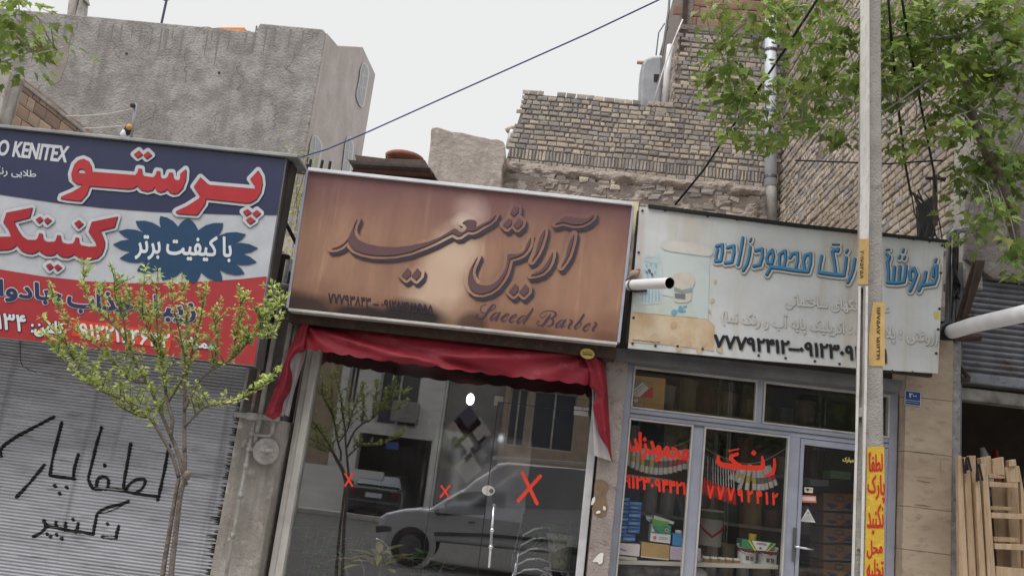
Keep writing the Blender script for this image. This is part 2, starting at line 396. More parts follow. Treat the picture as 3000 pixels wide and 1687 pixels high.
MB().tube([(-2.165,yy-.04,1.55),(-2.165,yy-.09,1.55)], .016).tube([(-2.165,yy-.07,1.55),(-2.085,yy-.07,1.56)], .016).build('valve_stem', m_gas, t, smooth=True)
p = MB(); p.tube([(-2.30,yy,1.79),(-2.30,yy,.13)], .014, 10)
p.tube([(-2.30,yy,1.55),(-2.2,yy,1.55)], .014).tube([(-2.30,yy,1.665),(-2.16,yy,1.665),(-2.145,yy,1.69),(-2.145,yy,1.79)], .014)
for z in (1.79,1.665,1.55,1.42,1.2,.9): p.tube([(-2.30,yy,z-.02),(-2.30,yy,z+.02)], .021)
p.tube([(-2.345,yy,1.585),(-2.30,yy,1.585)], .011).tube([(-2.345,yy,1.56),(-2.345,yy,1.62)], .02)
p.build('riser_pipe', m_gas, t, smooth=True)
MB().tube([(-2.46,yy-.005,1.80),(-2.10,yy-.005,1.805)], .021, 12).tube([(-2.36,yy-.005,1.80),(-2.27,yy-.005,1.80)], .03).build('header_pipe', m_gas, t, smooth=True)
for i, (x, r, z0, z1, lab) in enumerate(((-2.425,.012,1.80,2.55,'thin grey conduit nearest the shutter above the pillar'),(-2.335,.014,1.80,2.6,'rust spotted conduit above the gas header pipe'),(-2.265,.021,1.6,3.08,'broad grey conduit behind the edge of the red and navy sign'),(-2.15,.022,1.83,3.02,'pale conduit left of the awning tail, left one of the close pair'),(-2.10,.018,1.83,2.9,'pale conduit left of the awning tail, right one of the close pair'))):
    pts = [(x,-.07,z0),(x,-.07,z1)]
    if i == 3: pts += [(x+.02,-.07,z1+.03),(x+.15,-.07,z1+.03)]
    tag(MB().tube(pts, r, 10).build('conduit_pipe', m_gas if i != 1 else mat('rusty pipe', S(150,144,140), S(104,80,64), scale=16, rough=.7), loc=(x,-.07,z0), smooth=True), lab, 'pipe')
t = thing('iron_post', 'dark rusty iron post and brace behind the edge of the red and navy sign', 'post', (-2.31,-.02,2.0))
MB().box(-2.335,-2.275,-.05,.0,2.0,3.13).build('post', m_rust, t)
MB().tube([(-2.33,-.1,3.38),(-2.08,-.02,3.02)], .016).build('brace', m_rust, t)
MB().tube([(-2.33,-.1,2.86),(-2.06,-.1,2.86)], .017, 10).tube([(-2.33,-.08,2.78),(-2.06,-.08,2.77)], .012).build('bracket', m_gas, t, smooth=True)

# ------------------------------------------------------------------ middle pillar
m_mid = mat('patchy pillar render', S(176,166,162), S(150,139,134), S(128,112,100), scale=4, rough=.92, bump=1.0, bscale=60)
t = thing('rendered_pillar', 'narrow pinkish grey rendered pillar with white paint scabs beside the barber window', 'pillar', (.49,.1,0))
MB().box(.395,.555,-.03,.3,.13,2.66).build('shaft', m_mid, t, bevel=.008)
zz = Z(1400,1400,5.0478)
def scab(name, m, pts, parent): Ink().poly(zz(pts), True).put(name, m, parent, onY(-.0335), 1.2)
scab('brown_stain', mat('brown stain', S(132,110,90), S(112,92,76), scale=20, rough=.9), [(1750,30),(1880,40),(1930,130),(1890,260),(1920,420),(1880,560),(1780,570),(1700,500),(1690,430),(1750,330),(1720,180)], t)
for q in ([(1770,480),(1808,485),(1805,515),(1745,518)],[(1855,415),(1885,420),(1893,460),(1870,475),(1850,450)],[(1800,1110),(1855,1105),(1850,1180),(1840,1250),(1790,1270),(1770,1240),(1700,1230),(1740,1170)],[(1700,290),(1735,285),(1725,350),(1690,395),(1672,380)]):
    Ink().poly(zz(q), True).put('paint_scab', plain(232,228,224), t, onY(-.0375), 1.0)

# ------------------------------------------------------------------ travertine pillar, plaque
t = thing('travertine_pillar', 'beige travertine faced pillar carrying a blue number plate', 'pillar', (2.88,.1,0))
for i, (z0, z1) in enumerate(((.13,.98),(.983,1.405),(1.408,1.72),(1.723,2.13),(2.133,2.55),(2.553,3.1))):
    MB().box(2.705,3.06,-.02,.28,z0,z1).build('stone_slab', m_trav, t, bevel=.0025)
sc = Ink()
zz = Z(2640,1180,2.858)
for a in ([(110,850,5),(180,856,8),(255,868,4)],[(130,640,3),(180,655,6),(250,668,3)],[(100,615,3),(290,632,3)],[(120,408,4),(270,425,4)],[(330,480,4),(335,600,3)]): sc.stroke(zz.w(a))
sc.put('scratches', plain(120,104,92), t, onY(-.0245), 1.0)
q = [(2653,1144),(2697,1149),(2696,1189),(2651,1183)]
t = thing('number_plate', 'small blue house number plate reading 200 in Persian digits', 'sign', P(2674,1166,-.02))
MB().ppx(q, -.028, .006).build('plate', plain(36,72,136,.35), t)
fr = Ink()
for a, c in zip(q, q[1:]+q[:1]): fr.stroke([a, c], 1.4)
fr.stroke([(2652,1170.5),(2697,1175.5)], 1.5).stroke([(2652,1176),(2692,1181)], 1.0)
fr.put('border', plain(196,206,222), t, onY(-.0325), .8)
text_ink('۲۰۰', [(2664,1151),(2685,1153),(2685,1165),(2664,1163)]).put('digits', plain(214,220,230), t, onY(-.0325), .6, grow=.6)
# ------------------------------------------------------------------ steel edge posts beside the travertine
tag(MB().box(3.062,3.125,-.01,.26,.13,3.2).build('steel_jamb', mat('flaking grey paint', S(158,158,162), S(120,116,114), S(80,70,64), scale=10, rough=.7), loc=(3.09,.1,.13), bevel=.004), 'flaking grey steel jamb right of the travertine pillar', 'jamb')

# ================================================================== brickwork
def bricks(mb, plane, c, inside, u0, u1, z0, z1, bl, bh, gap, jit, cols, sgn=-1, seed=1, soldier=(), depth=.026):
    g = random.Random(seed); z = z0; row = 0
    while z < z1:
        h = bh*(2.1 if row in soldier else 1); L = bl*(.36 if row in soldier else 1)
        u = u0-(row % 2)*L*.5-g.random()*L*.3; tilt = g.uniform(-.004,.004)
        while u < u1:
            l = L*g.uniform(.78,1.22) if row not in soldier else L*g.uniform(.9,1.1)
            if g.random() < .30 and row not in soldier: l *= .55
            um, zm = u+l/2, z+h/2+tilt*(u-u0)
            if inside(um, zm):
                wv = mnoise.noise(Vector((um*.55+seed, zm*.7, seed))); col = list(g.choice(cols[:8] if wv+g.uniform(-.35,.35) > -.05 else (cols[8:] or cols))); k = g.uniform(.86,1.12)*(1+.25*wv); col = tuple(min(1, q*k) for q in col[:3])+(1,)
                d0 = g.uniform(.0,jit); gp = gap*g.uniform(.7,1.5)*(.35 if 8.1 < zm < 8.2 and plane == 'Y' and um < 1.5 else 1)
                a = [(u+gp/2, z+gp/2),(u+l-gp/2, z+gp/2),(u+l-gp/2, z+h-gp/2),(u+gp/2, z+h-gp/2)]
                wz = .018*mnoise.noise(Vector((um*1.3, zm*.8, seed+5))); a = [(p[0]+g.uniform(-1,1)*jit*.5, p[1]+wz+tilt*(u-u0)+g.uniform(-1,1)*jit*.45) for p in a]
                i_ = min(l,h)*g.uniform(.14,.26); cx, cz = sum(p[0] for p in a)/4, sum(p[1] for p in a)/4
                bb = [(p[0]+(cx-p[0])*(2*i_/l), p[1]+(cz-p[1])*(2*i_/h)) for p in a]
                f = depth-d0; ring = [(p, .0) for p in a]+[(p, f*.72) for p in a]+[(p, f+g.uniform(-1,1)*jit*.15) for p in bb]
                vs = [(p[0], c+sgn*d, p[1]) if plane == 'Y' else (c+sgn*d, p[0], p[1]) for p, d in ring]
                fs = [(i, (i+1) % 4, 4+(i+1) % 4, 4+i) for i in range(4)]+[(4+i, 4+(i+1) % 4, 8+(i+1) % 4, 8+i) for i in range(4)]+[(8,9,10,11)]
                mb.add(vs, fs, col)
            u += l
        z += h; row += 1
TAN = [S(196,185,171), S(186,177,164), S(180,173,164), S(173,167,162), S(164,161,157), S(206,194,178), S(157,152,149), S(191,180,167)]
GRY = [S(170,166,161), S(161,157,155), S(180,175,167), S(152,148,146), S(191,182,171)]
RUB = [S(170,161,154), S(157,151,146), S(184,175,164), S(146,140,138), S(164,158,154)]
t = thing('brick_building', 'old tan brick building with a stepped top and clay block storey behind the paint shop', 'building', (1.5,7.3,0))
YB = 7.2
def ins1(u, z):
    left = -1.12-.02*math.sin(z*31)-max(0, 7.75-z)*.16-(.06 if z < 7.0 else 0)
    if u < left: return False
    return z < (8.2-.10*(mnoise.noise(Vector((u*2.6, 3.0, 1.0))) > .28) if u < 1.5 else 9.62) and u < 3.34
b = MB()
bricks(b, 'Y', YB, lambda u, z: ins1(u, z) and z > 6.83, -2, 3.4, 6.83, 9.66, .165, .0905, .020, .014, TAN+GRY, seed=3, soldier=(1,))
bricks(b, 'Y', YB-.10, lambda u, z: ins1(u, z) and z < 6.66 and (z < 6.4 or math.sin(u*7+z*5) < .75), -2, 3.4, 5.6, 6.70,   .20, .090, .016, .05, RUB+TAN[:4], seed=9)
# ragged brick toothing along the broken left edge
b.build('brickwork', m_brick, t)
b = MB(); b.box(-1.30,3.36,YB,YB+.5,0,6.83); b.prism([(-1.24,YB+.001,6.83),(-1.15,YB+.001,7.4),(-1.08,YB+.001,7.8),(-1.06,YB+.001,8.126),(3.36,YB+.001,8.126),(3.36,YB+.001,6.83)], (0,.5,0)); b.box(1.5,3.36,YB+.002,YB+.5,8.126,9.66)
b.box(-1.42,3.3,YB-.10,YB-.001,3.3,6.62)
b.build('wall', m_mortar, t)
def rough(x0, x1, z0, z1, Y, amp, nx, nz, belly, sd):
    rows = []
    for i in range(nz+1):
        row = []
        for j in range(nx+1):
            x, z = x0+(x1-x0)*j/nx, z0+(z1-z0)*i/nz; v = i/nz
            n_ = mnoise.fractal(Vector((x*3.2, z*4.5, sd)), 1.0, 2.0, 5)
            row.append((x, Y-belly*math.sin(math.pi*v)-amp*max(-.25, n_), z+.05*mnoise.noise(Vector((x*2.2, v, sd+3)))))
        rows.append(row)
    return rows
b = MB(); b.grid(rough(-1.36,3.3,6.60,6.86,YB-.02,.09,150,12,.10,2.0))
b.grid(rough(-1.36,3.3,6.22,6.52,YB-.10,.10,150,12,-.01,7.0))
b.build('mortar_ledge', mat('lumpy mortar', S(168,156,147), S(136,125,118), S(182,171,161), scale=5, rough=.95, bump=1.5, bscale=22), t)
b = MB(); CLAY = [S(176,146,130), S(166,138,122), S(184,156,140), S(158,130,116)]
bricks(b, 'Y', YB+.06, lambda u, z: 1.58 < u < 5.4, 1.6, 5.6, 9.70, 11.4, .40, .205, .014, .006, CLAY, seed=4)
b.build('clay_blocks', m_block, t)
MB().box(1.60,5.6,YB+.06,YB+.5,9.70,11.35).box(1.5,5.6,YB-.03,YB+.5,9.60,9.70).build('block_core', m_mortar, t)
MB().box(1.52,1.60,YB-.02,YB+.35,9.2,11.6).build('corner_angle', m_rust, t)
# left flank of the upper storey
b = MB(); bricks(b, 'X', 1.5, lambda u, z: True, YB+.05, YB+3, 8.2, 9.6, .165, .0905, .020, .014, TAN, seed=8)
b.build('brickwork', m_brick, t)
MB().box(1.505,1.7,YB+.02,YB+3.2,8.0,11.3).build('side_wall', m_mortar, t)
t = thing('brick_side_wall', 'long receding brick flank wall right of the white downpipe', 'wall', (3.6,3.5,0))
XB = 3.36
b = MB(); bricks(b, 'X', XB, lambda u, z: not (math.hypot((u-4.9)/.16, (z-6.62)/.22) < 1 or math.hypot((u-5.9)/.1, (z-6.6)/.13) < 1), .35, 7.1, 4.0, 11.2, .17, .0905, .020, .015, TAN+[S(186,174,158), S(180,167,150)], seed=6)
b.build('brickwork', m_brick, t)
MB().box(XB+.002,XB+.45,.67,7.6,3.43,11.3).build('wall', m_mortar, t)
# downpipe in the corner
t = thing('downpipe', 'thick white downpipe in the corner of the brick walls', 'pipe', P(2258,640,7.0))
MB().tube([P(2258,50,7.0), P(2257,300,7.0), P(2258,545,7.0)], .098, 14).build('pipe', mat('white downpipe', S(214,220,230), S(190,196,206), scale=3, rough=.4, streak=(S(150,150,154),8,.6,.8)), t, smooth=True)
MB().tube([P(2258,543,7.0), P(2261,580,7.0), P(2264,648,7.0)], [.09,.084,.07], 12).build('dented_end', m_gas, t, smooth=True)
b = MB()
for y in (150,330,520): q = P(2258,y,7.0); b.lathe([(.103,-.03),(.106,0),(.103,.03)], q, 14)
b.build('pipe_clips', m_steel, t)

# flue and pipe on the brick step, vent pipe, plaster stub, old roof
zz = Z(1000,0,2.576)
t = thing('flue', 'grey rounded metal flue rising behind the step of the brick wall', 'flue', P(1900,290,8.6))
MB().ppx(zz([(2253,900),(2262,560),(2270,480),(2300,440),(2345,422),(2425,420),(2425,640),(2400,900)]), 8.6, .5).build('casing', mat('zinc', S(170,172,178), S(146,148,154), scale=3, rough=.6, metal=.2), t, bevel=.05)
MB().ppx(zz([(2360,560),(2400,562),(2385,618),(2357,615)]), 8.588, .01).build('opening', plain(46,34,32), t)
MB().tube([P(*zz([(2232,470)])[0],8.7), P(*zz([(2290,478)])[0],8.7)], .04).build('side_spout', plain(196,176,150), t, smooth=True)
t = thing('plastic_pipe', 'pale plastic pipe leaning up the left edge of the upper brick storey', 'pipe', P(*zz([(2450,770)])[0],7.0))
MB().tube([P(*p,8.0) for p in zz([(2440,900),(2460,560),(2484,345)])], .065, 12).build('pipe', m_pvc, t, smooth=True)
MB().tube([P(*p,6.9) for p in zz([(2350,800),(2420,560),(2490,360),(2530,260),(2576,150)])], .014, 6).build('hose', m_pvc, t, smooth=True)
MB().tube([P(*p,7.0) for p in zz([(2420,420),(2445,250),(2470,80),(2480,-60)])], .02, 6).build('mast', m_steel, t)
b = MB(); b.tube([P(*p,7.0) for p in zz([(2375,420),(2395,250),(2440,180)])], .012, 5); b.tube([P(*p,7.0) for p in zz([(2405,420),(2440,280),(2470,200)])], .012, 5)
b.build('stays', m_steel, t)
t = thing('vent_pipe', 'small white vent pipe with a curved cowl behind the plaster wall', 'pipe', P(*zz([(1275,1060)])[0],7.6))
MB().tube([P(*p,7.6) for p in zz([(1262,1120),(1285,1010),(1290,985)])], .055, 10).build('pipe', m_pvc, t, smooth=True)
MB().tube([P(*p,7.6) for p in zz([(1245,990),(1285,965),(1325,965)])], .05, 10).build('cowl', plain(206,196,180), t, smooth=True)
t = thing('plaster_wall', 'short rough plastered wall stub left of the brick wall', 'wall', P(1350,545,6.6))
b = MB(); pts = cat_([(1222,720),(1240,560),(1254,470),(1262,392),(1272,372),(1300,379),(1380,394),(1440,406),(1474,414),(1480,440),(1476,480),(1468,520),(1468,720)], 3)
g = random.Random(2); pts = [(x+g.uniform(-2,2), y+g.uniform(-2,2)) for x, y in pts]
b.ppx(pts, 6.7, .5); b.build('plaster', m_plast, t, bevel=.05)
t = thing('tin_roof', 'rusty tin edged roof corner with layered eaves above the barber sign', 'roof', P(1150,530,4.2))
def slab(name, q, Y, d, m): MB().ppx(zz(q), Y, d).build(name, m, t, bevel=.006)
slab('fascia', [(78,1296),(95,1262),(690,1300),(735,1372),(735,1480),(70,1480)], 4.4, 1.2, mat('dark board', S(62,44,42), S(46,34,34), scale=5, rough=.85))
slab('rust_band', [(88,1232),(100,1222),(668,1262),(700,1310),(100,1285)], 4.25, 1.3, mat('rust band', S(104,72,62), S(80,62,58), S(124,84,68), scale=7, rough=.9))
slab('tin_edge', [(46,1203),(70,1206),(648,1252),(668,1272),(88,1240)], 4.12, 1.3, mat('dark tin', S(60,50,48), S(76,68,64), scale=8, rough=.8))
slab('tin_sheet', [(100,1165),(130,1172),(330,1196),(632,1208),(656,1254),(400,1236),(112,1212)], 4.2, 1.3, mat('brown tin', S(96,84,78), S(74,64,60), S(112,98,90), scale=6, rough=.8, bump=.5))
t = thing('terracotta_cowl', 'domed orange terracotta cowl sitting on the tin roof', 'cowl', P(1185,465,4.9))
q = P(*zz([(478,1188)])[0], 4.9)
MB().lathe([(.27,-.05),(.28,0),(.25,.02),(.17,.045),(.11,.06),(.05,.065)], q, 20).build('dome', mat('terracotta', S(164,112,92), S(136,92,76), scale=6, rough=.85), t, smooth=True)
MB().ppx(zz([(336,1168),(470,1140),(475,1160),(350,1195)]), 4.75, .1).build('tile', mat('terracotta tile', S(156,106,88), S(128,88,74), scale=6, rough=.85), t, bevel=.01)

# ------------------------------------------------------------------ grey stuccoed building
t = thing('stucco_building', 'tall grey stuccoed building with arched windows in its pale flank', 'building', (-10,14,0))
YS = 12.0; c0 = P(960,87,YS); XS = c0[0]; zt = c0[2]; zl = P(748,93,YS)[2]; xs = P(752,80,YS)[0]
s1_ = PX(990,134,XS); s2_ = PX(1063,138,XS); s3_ = PX(1100,218,XS)
b = MB().prism([(-26,YS,0),(-26,YS,zl),(xs+.04,YS,zl),(xs,YS,zl+.07),(xs+.06,YS,zt),(XS-.12,YS,zt),(XS-.02,YS,zt-.1),(XS-.02,YS,0)], (0,.4,0))
b.build('front_wall', m_stucco, t, bevel=.03)
MB().prism([(XS,YS+.03,0),(XS,YS+.03,zt-.08),(XS,s1_[1],s1_[2]),(XS,s2_[1],s2_[2]),(XS,s3_[1],s3_[2]),(XS,s3_[1],0)], (-.4,0,0)).build('side_wall', m_pink, t, bevel=.02)
b = MB()
for x, y in ((642,214),(371,158)): q = P(x,y,YS-.004); b.lathe([(.035,-.004),(.03,0)], q, 10, axis='Y')
b.build('pipe_holes', plain(52,46,44), t)
Ink().poly(Z(0,0,2.576)([(435,290),(500,270),(515,420),(470,560),(440,620),(370,620),(395,480)]), True).put('plaster_patch', mat('pale patch', S(160,152,144), S(138,130,124), scale=3, rough=.95, bump=1), t, onY(YS-.006), 2.0)
g = random.Random(19); ck = Ink()
for x, y in ((120,250),(330,120),(560,150),(700,180),(860,150),(450,300),(640,330),(800,300)):
    p = [(x, y)]
    for _ in range(g.randint(5,11)): p.append((p[-1][0]+g.uniform(-14,16), p[-1][1]+g.uniform(2,16)))
    ck.stroke([(a, b_, g.uniform(.7,1.6)) for a, b_ in p], smooth=False)
ck.put('plaster_cracks', plain(112,108,105,.9), t, onY(YS-.006), .8)
dk = Ink()
for i in range(34):
    x = g.uniform(60,945); y = 50+x*.064 if x < 752 else 74+(x-752)*.095; L = g.uniform(15,110)
    dk.stroke([(x,y+4,g.uniform(2,6)),(x-L*.07,y+L*.5,g.uniform(2,5)),(x-L*.15,y+L,.6)])
dk.put('rain_streaks', mat('rain streak', S(124,119,116), S(134,130,127), scale=6, rough=.95), t, onY(YS-.005), 1.4)
onXs = lambda dx: (lambda x, y: PX(x, y, XS+dx))
def arch_window(pts, bars):
    w = Ink().poly(pts, True).put('window', mat('white lattice', S(204,202,200), rough=.6), t, onXs(.03), 1.0, grow=1.6)
    Ink().poly(pts, True).put('pane', plain(150,150,152,.4,.4), w, onXs(.034), 1.0, grow=-1.5)
    k = Ink()
    for a in bars: k.stroke(a, 2.2, False)
    k.put('glazing_bars', plain(200,198,196), w, onXs(.038), .8)
zz = Z(1000,0,2.576)
arch_window(zz([(170,478),(198,510),(207,560),(195,640),(162,805),(118,728),(140,600),(150,520)]), [zz(a) for a in ([(178,500),(150,760)],[(150,560),(204,585)],[(135,650),(190,672)],[(165,540),(140,730)])])
zz = Z(700,400,3.6225)
arch_window(zz([(800,-10),(850,30),(880,110),(860,230),(832,335),(742,335),(750,200),(765,80)]), [zz(a) for a in ([(815,10),(790,330)],[(755,140),(875,165)],[(748,240),(850,262)])])
arch_window(zz([(1165,0),(1205,60),(1212,150),(1195,260),(1175,375),(1105,375),(1120,200),(1135,80)]), [zz(a) for a in ([(1175,60),(1150,370)],[(1130,140),(1205,165)],[(1118,250),(1195,272)])])
t = thing('chimney', 'twin pot concrete chimney on the grey building roof edge', 'chimney', P(215,45,YS+.1))
zz = Z(0,0,2.576)
MB().ppx(zz([(500,120),(522,-60),(580,-60),(570,60),(560,125)]), YS+.05, .35).ppx(zz([(560,125),(590,30),(600,-60),(625,-60),(605,125)]), YS+.07, .33).build('shaft', m_conc, t, bevel=.03)
MB().ppx(zz([(610,-40),(640,-20),(645,8),(625,8)]), YS+.1, .25).build('cap', m_conc, t, bevel=.02)
q0, q1 = P(*zz([(1216,190)])[0], YS+.3), P(*zz([(1262,-20)])[0], YS+.3)
t = thing('antenna_mast', 'thin dark mast standing on the roof of the grey building', 'mast', q0)
MB().tube([q0, q1], .03, 6).build('mast', plain(70,70,92), t); MB().tube([P(*zz([(1235,2)])[0],YS+.3), P(*zz([(1282,-4)])[0],YS+.3)], .025, 6).build('crossbar', plain(70,70,92), t)
t = thing('roof_crate', 'orange crate lying beside a grey sheet on the grey building roof', 'crate', P(680,95,YS+.5))
MB().ppx(zz([(1645,206),(1846,206),(1848,262),(1640,250)]), YS+.5, .7).build('box', plain(222,140,66), t, bevel=.02)
MB().ppx(zz([(1612,214),(1650,212),(1645,248),(1612,245)]), YS+.45, .5).ppx(zz([(1846,232),(1890,236),(1888,262),(1846,258)]), YS+.45, .5).build('props', plain(60,48,46), t)
MB().ppx(zz([(1525,203),(1582,205),(1610,220),(1540,222)]), YS+.42, .6).build('sheet', plain(120,112,108), t)
# clay block garden wall on the left roof
t = thing('clay_block_wall', 'receding parapet of hollow clay blocks above the left shop sign', 'wall', (-9.4,7,3))
XC = -9.33
q0, q1 = P(30,217,6.0), PX(262,395,XC)
b = MB(); bricks(b, 'X', XC, lambda u, z: True, 6.35, 9.4, 5.2, 7.0, .40, .215, .016, .008, [S(186,164,146), S(174,152,136), S(196,176,158), S(162,142,128)], sgn=1, seed=11, depth=.03)
b.build('blocks', m_block, t)
MB().box(XC-.3,XC-.001,6.36,9.5,3,7.0).build('wall', m_mortar, t); MB().box(XC-.34,XC+.05,6.3,9.5,7.0,7.07).build('coping', m_conc, t, bevel=.015)
MB().box(XC-.35,XC+.035,5.95,6.34,3,7.09).build('end_pier', m_conc, t, bevel=.02)
MB().prism([(XC+.10,5.9,6.2),(XC+.10,5.9,5.95),(XC+.10,9.4,5.35),(XC+.10,9.4,5.6)], (-.09,0,0)).build('mortar_band', m_mortar, t)
# clothes line
t = thing('clothes_line', 'thin post with two slack lines and a few pegged rags above the left sign', 'clothes line', P(383,402,5))
MB().tube([P(*zz([(988,1045)])[0],5), P(*zz([(1025,785)])[0],5)], .022, 8).build('post', plain(150,152,156), t, smooth=True)
for a in ([(505,876),(700,872),(880,848),(1010,820)],[(630,970),(800,962),(990,942)]): MB().tube([P(p[0],p[1],5) for p in cat_(zz(a), 4)], .007, 5).build('line', plain(196,190,178), t)
MB().tube([P(*p,4.98) for p in zz([(975,945),(965,985),(955,1020)])], [.04,.06,.03], 7).build('rag', plain(44,44,50), t, smooth=True)
MB().tube([P(*p,4.96) for p in zz([(940,985),(930,1015),(935,1045)])], [.03,.05,.03], 7).build('rag', plain(214,214,224), t, smooth=True)
MB().ball(P(*zz([(975,960)])[0],4.94), .045, 8).build('peg', plain(204,150,84), t, smooth=True)
MB().ball(P(*zz([(1003,796)])[0],4.95), .04, 8).build('bulb', plain(58,58,66), t, smooth=True)

tag(MB().box(-6.2,-1.35,5.2,5.4,0,4.62).build('yard_wall', m_pink, loc=(-3.6,5.3,0)), 'pale yard wall seen through the gap between the two left signs', 'wall')
t = thing('climbing_plant', 'sparse yellow green climber on the pale wall between the two left signs', 'plant', (-3.4,4.9,3.0)); g = random.Random(77); cl, cs_ = MB(), MB()
for i in range(26):
    x, y = g.uniform(838,905), g.uniform(450,830); q = Vector(P(x, y, 4.9+g.uniform(-.2,.2)))
    if i % 2: cs_.tube([q-Vector((g.uniform(-.1,.1),0,.7)), q-Vector((0,0,.3)), q], .006, 5)
    for _ in range(20):
        o = Vector((g.gauss(0,.12), g.gauss(0,.08), g.gauss(0,.16))); d = Vector((g.uniform(-1,1), g.uniform(-1,.2), g.uniform(-1,1))).normalized(); n_ = Vector((g.uniform(-1,1), -1, g.uniform(-.5,1))); s_ = d.cross(n_).normalized(); L = g.uniform(.04,.07); p = q+o
        cl.add([p, p+d*L*.5-s_*L*.28, p+d*L, p+d*L*.5+s_*L*.28], [(0,1,2,3)])
cl.build('leaves', mat('pale climber leaf', S(150,156,84), S(176,176,108), scale=8, rough=.6, transl=.4), t); cs_.build('stems', m_bark, t)
t = thing('spiked_rail', 'row of black iron spikes on the wall behind the gap between the signs', 'railing', P(870,500,4.6))
b = MB()
for i, (x, y) in enumerate(((848,495),(858,500),(869,492),(880,490),(896,494),(906,480),(940,482),(963,486))): b.tube([P(x,y+14,4.6), P(x+5,y-12,4.6)], .022, 6)
b.build('spikes', m_black, t); MB().tube([P(840,502,4.6),P(990,522,4.6)], .016, 6).build('rail', m_rust, t)
# ================================================================== left shop: shutter, graffiti, lightbox sign
def shutter_prof(z, pitch, amp): return amp*(1-2*abs(math.sin(math.pi*z/pitch))**.8)
def make_shutter(parent, x0, x1, z0, z1, Y, pitch, amp, m, wav=0.0):
    n = int((z1-z0)/pitch*10); nx = 14; rows = []
    for i in range(n+1):
        z = z0+(z1-z0)*i/n
        rows.append([(x0+(x1-x0)*j/nx, Y+shutter_prof(z, pitch, amp)+wav*math.sin(j*1.3+z*2.0), z) for j in range(nx+1)])
    return MB().grid(rows).build('slats', m, parent, smooth=True)
m_shut = mat('dull shutter metal', S(182,184,193), S(154,155,162), S(128,126,129), scale=2.2, rough=.5, metal=.12, stretch=(.5,1,3), streak=(S(92,88,86),6,.6,.82))
t = thing('roller_shutter', 'closed grey corrugated roller shutter sprayed with black Persian graffiti', 'shutter', (-4,.12,.13))
PITCH, AMP, YSH = .0262, .0065, .14
make_shutter(t, -7.0, -2.455, .13, 2.32, YSH, PITCH, AMP, m_shut)
MB().box(-2.50,-2.45,.16,.2,.13,2.4).build('guide_rail', m_black, t)
def onShut(x, y):
    q = P(x, y, YSH-AMP); return (q[0], YSH+shutter_prof(q[2], PITCH, AMP)-.0035, q[2])
zz = Z(0,1124,2.574); gr = Ink(); g = random.Random(3)
def spray(pts, w=26):
    p = cat_(zz([(a, b) for a, b in pts]), 4)
    gr.stroke([(a+g.uniform(-.5,.5), b+g.uniform(-.5,.5), w/2.574*g.uniform(.75,1.15)) for a, b in p], smooth=False)
for a in ([(10,545),(14,480),(130,395),(270,320),(405,250)],[(125,850),(205,765),(270,690),(335,610)],[(465,290),(430,430),(395,570),(378,680)],[(375,690),(460,702),(562,716)],[(552,700),(565,620),(590,535)],
   [(412,768),(418,772)],[(500,778),(506,782)],[(446,822),(452,828)],[(765,330),(730,450),(700,570),(668,700)],[(665,720),(700,785),(760,795)],[(700,785),(850,795),(930,805),(1050,830),(1195,850)],[(1190,872),(1215,770),(1245,620),(1275,470)],
   [(725,770),(740,715),(780,700),(815,720),(815,770),(795,795)],[(788,608),(790,618)],[(985,455),(960,600),(935,740),(930,800)],[(950,790),(1000,735),(1060,715),(1095,730),(1070,790),(1030,815)],
   [(965,885),(920,905),(850,920),(780,945),(732,978)],[(732,978),(715,1060),(702,1130)],[(895,1070),(885,1110),(875,1160)],[(875,1160),(820,1160),(770,1150)],[(808,1052),(813,1058)],
   [(705,1135),(640,1120),(570,1110),(500,1100),(430,1085),(345,1070)],[(330,1030),(345,1075),(310,1120),(250,1150)],[(590,1050),(575,1120)],[(495,1045),(490,1105)],[(420,1040),(425,1085)],[(548,1018),(552,1022)],[(355,1130),(357,1132)],[(380,1150),(382,1152)],[(425,1133),(428,1136)],[(465,1165),(467,1167)]): spray(a)
spray([(960,895),(830,960),(740,975)], 8)
gr.put('graffiti', plain(20,20,24,.55), t, onShut, 1.5)
dr = Ink()                                                      # black wear along the right edge of the slats
for i in range(110):
    y = 60+i*12.6; x = 1842-(y-0)*.182
    if g.random() < .75: dr.stroke(zz.w([(x+14, y+3, 12),(x-g.uniform(8,30)-(60 if 1000 < y < 1300 else 20)*g.random(), y-4, 4)]))
dr.put('edge_wear', plain(34,30,28,.7), t, onShut, 1.6)
MB().tube([P(*p,.10) for p in cat_(Z(0,800,4.025)([(235,790),(240,900),(245,1030),(265,1090),(330,1130),(430,1170)]), 4)], .003, 5).build('hanging_wire', m_black, t)

m_navy, m_red, m_face = plain(44,50,84,.32,.5), plain(168,52,58,.32,.5), plain(190,193,200,.32,.5)
t = thing('lightbox_sign', 'large red white and navy lightbox sign over the roller shutter', 'sign', (-4,-.4,2.1))
YL = -.55
fq = [(-330,332),(836,468),(744,1071),(-330,952)]
MB().ppx(fq, YL, .05).build('face', m_face, t)
a, c = P(836,468,YL), P(744,1071,YL)
MB().hexa([(a[0],YL+.001,a[2]+.012),(c[0],YL+.001,c[2]-.01),(c[0]+.012,YL+.001,c[2]-.01),(a[0]+.012,YL+.001,a[2]+.012)], [(a[0],YL+.19,a[2]+.012),(c[0],YL+.19,c[2]-.01),(c[0]+.012,YL+.19,c[2]-.01),(a[0]+.012,YL+.19,a[2]+.012)]).build('side_panel', m_steel, t)
MB().box(-6.5,c[0]-.01,YL+.052,YL+.19,c[2],a[2]).build('box_back', m_dark, t)
MB().box(-6.5,a[0]+.10,YL-.035,YL+.3,a[2]+.015,a[2]+.04).build('top_flashing', mat('zinc flashing', S(164,166,166), S(136,138,138), scale=4, rough=.5, metal=.4), t, bevel=.003)
Yb = YL-.004
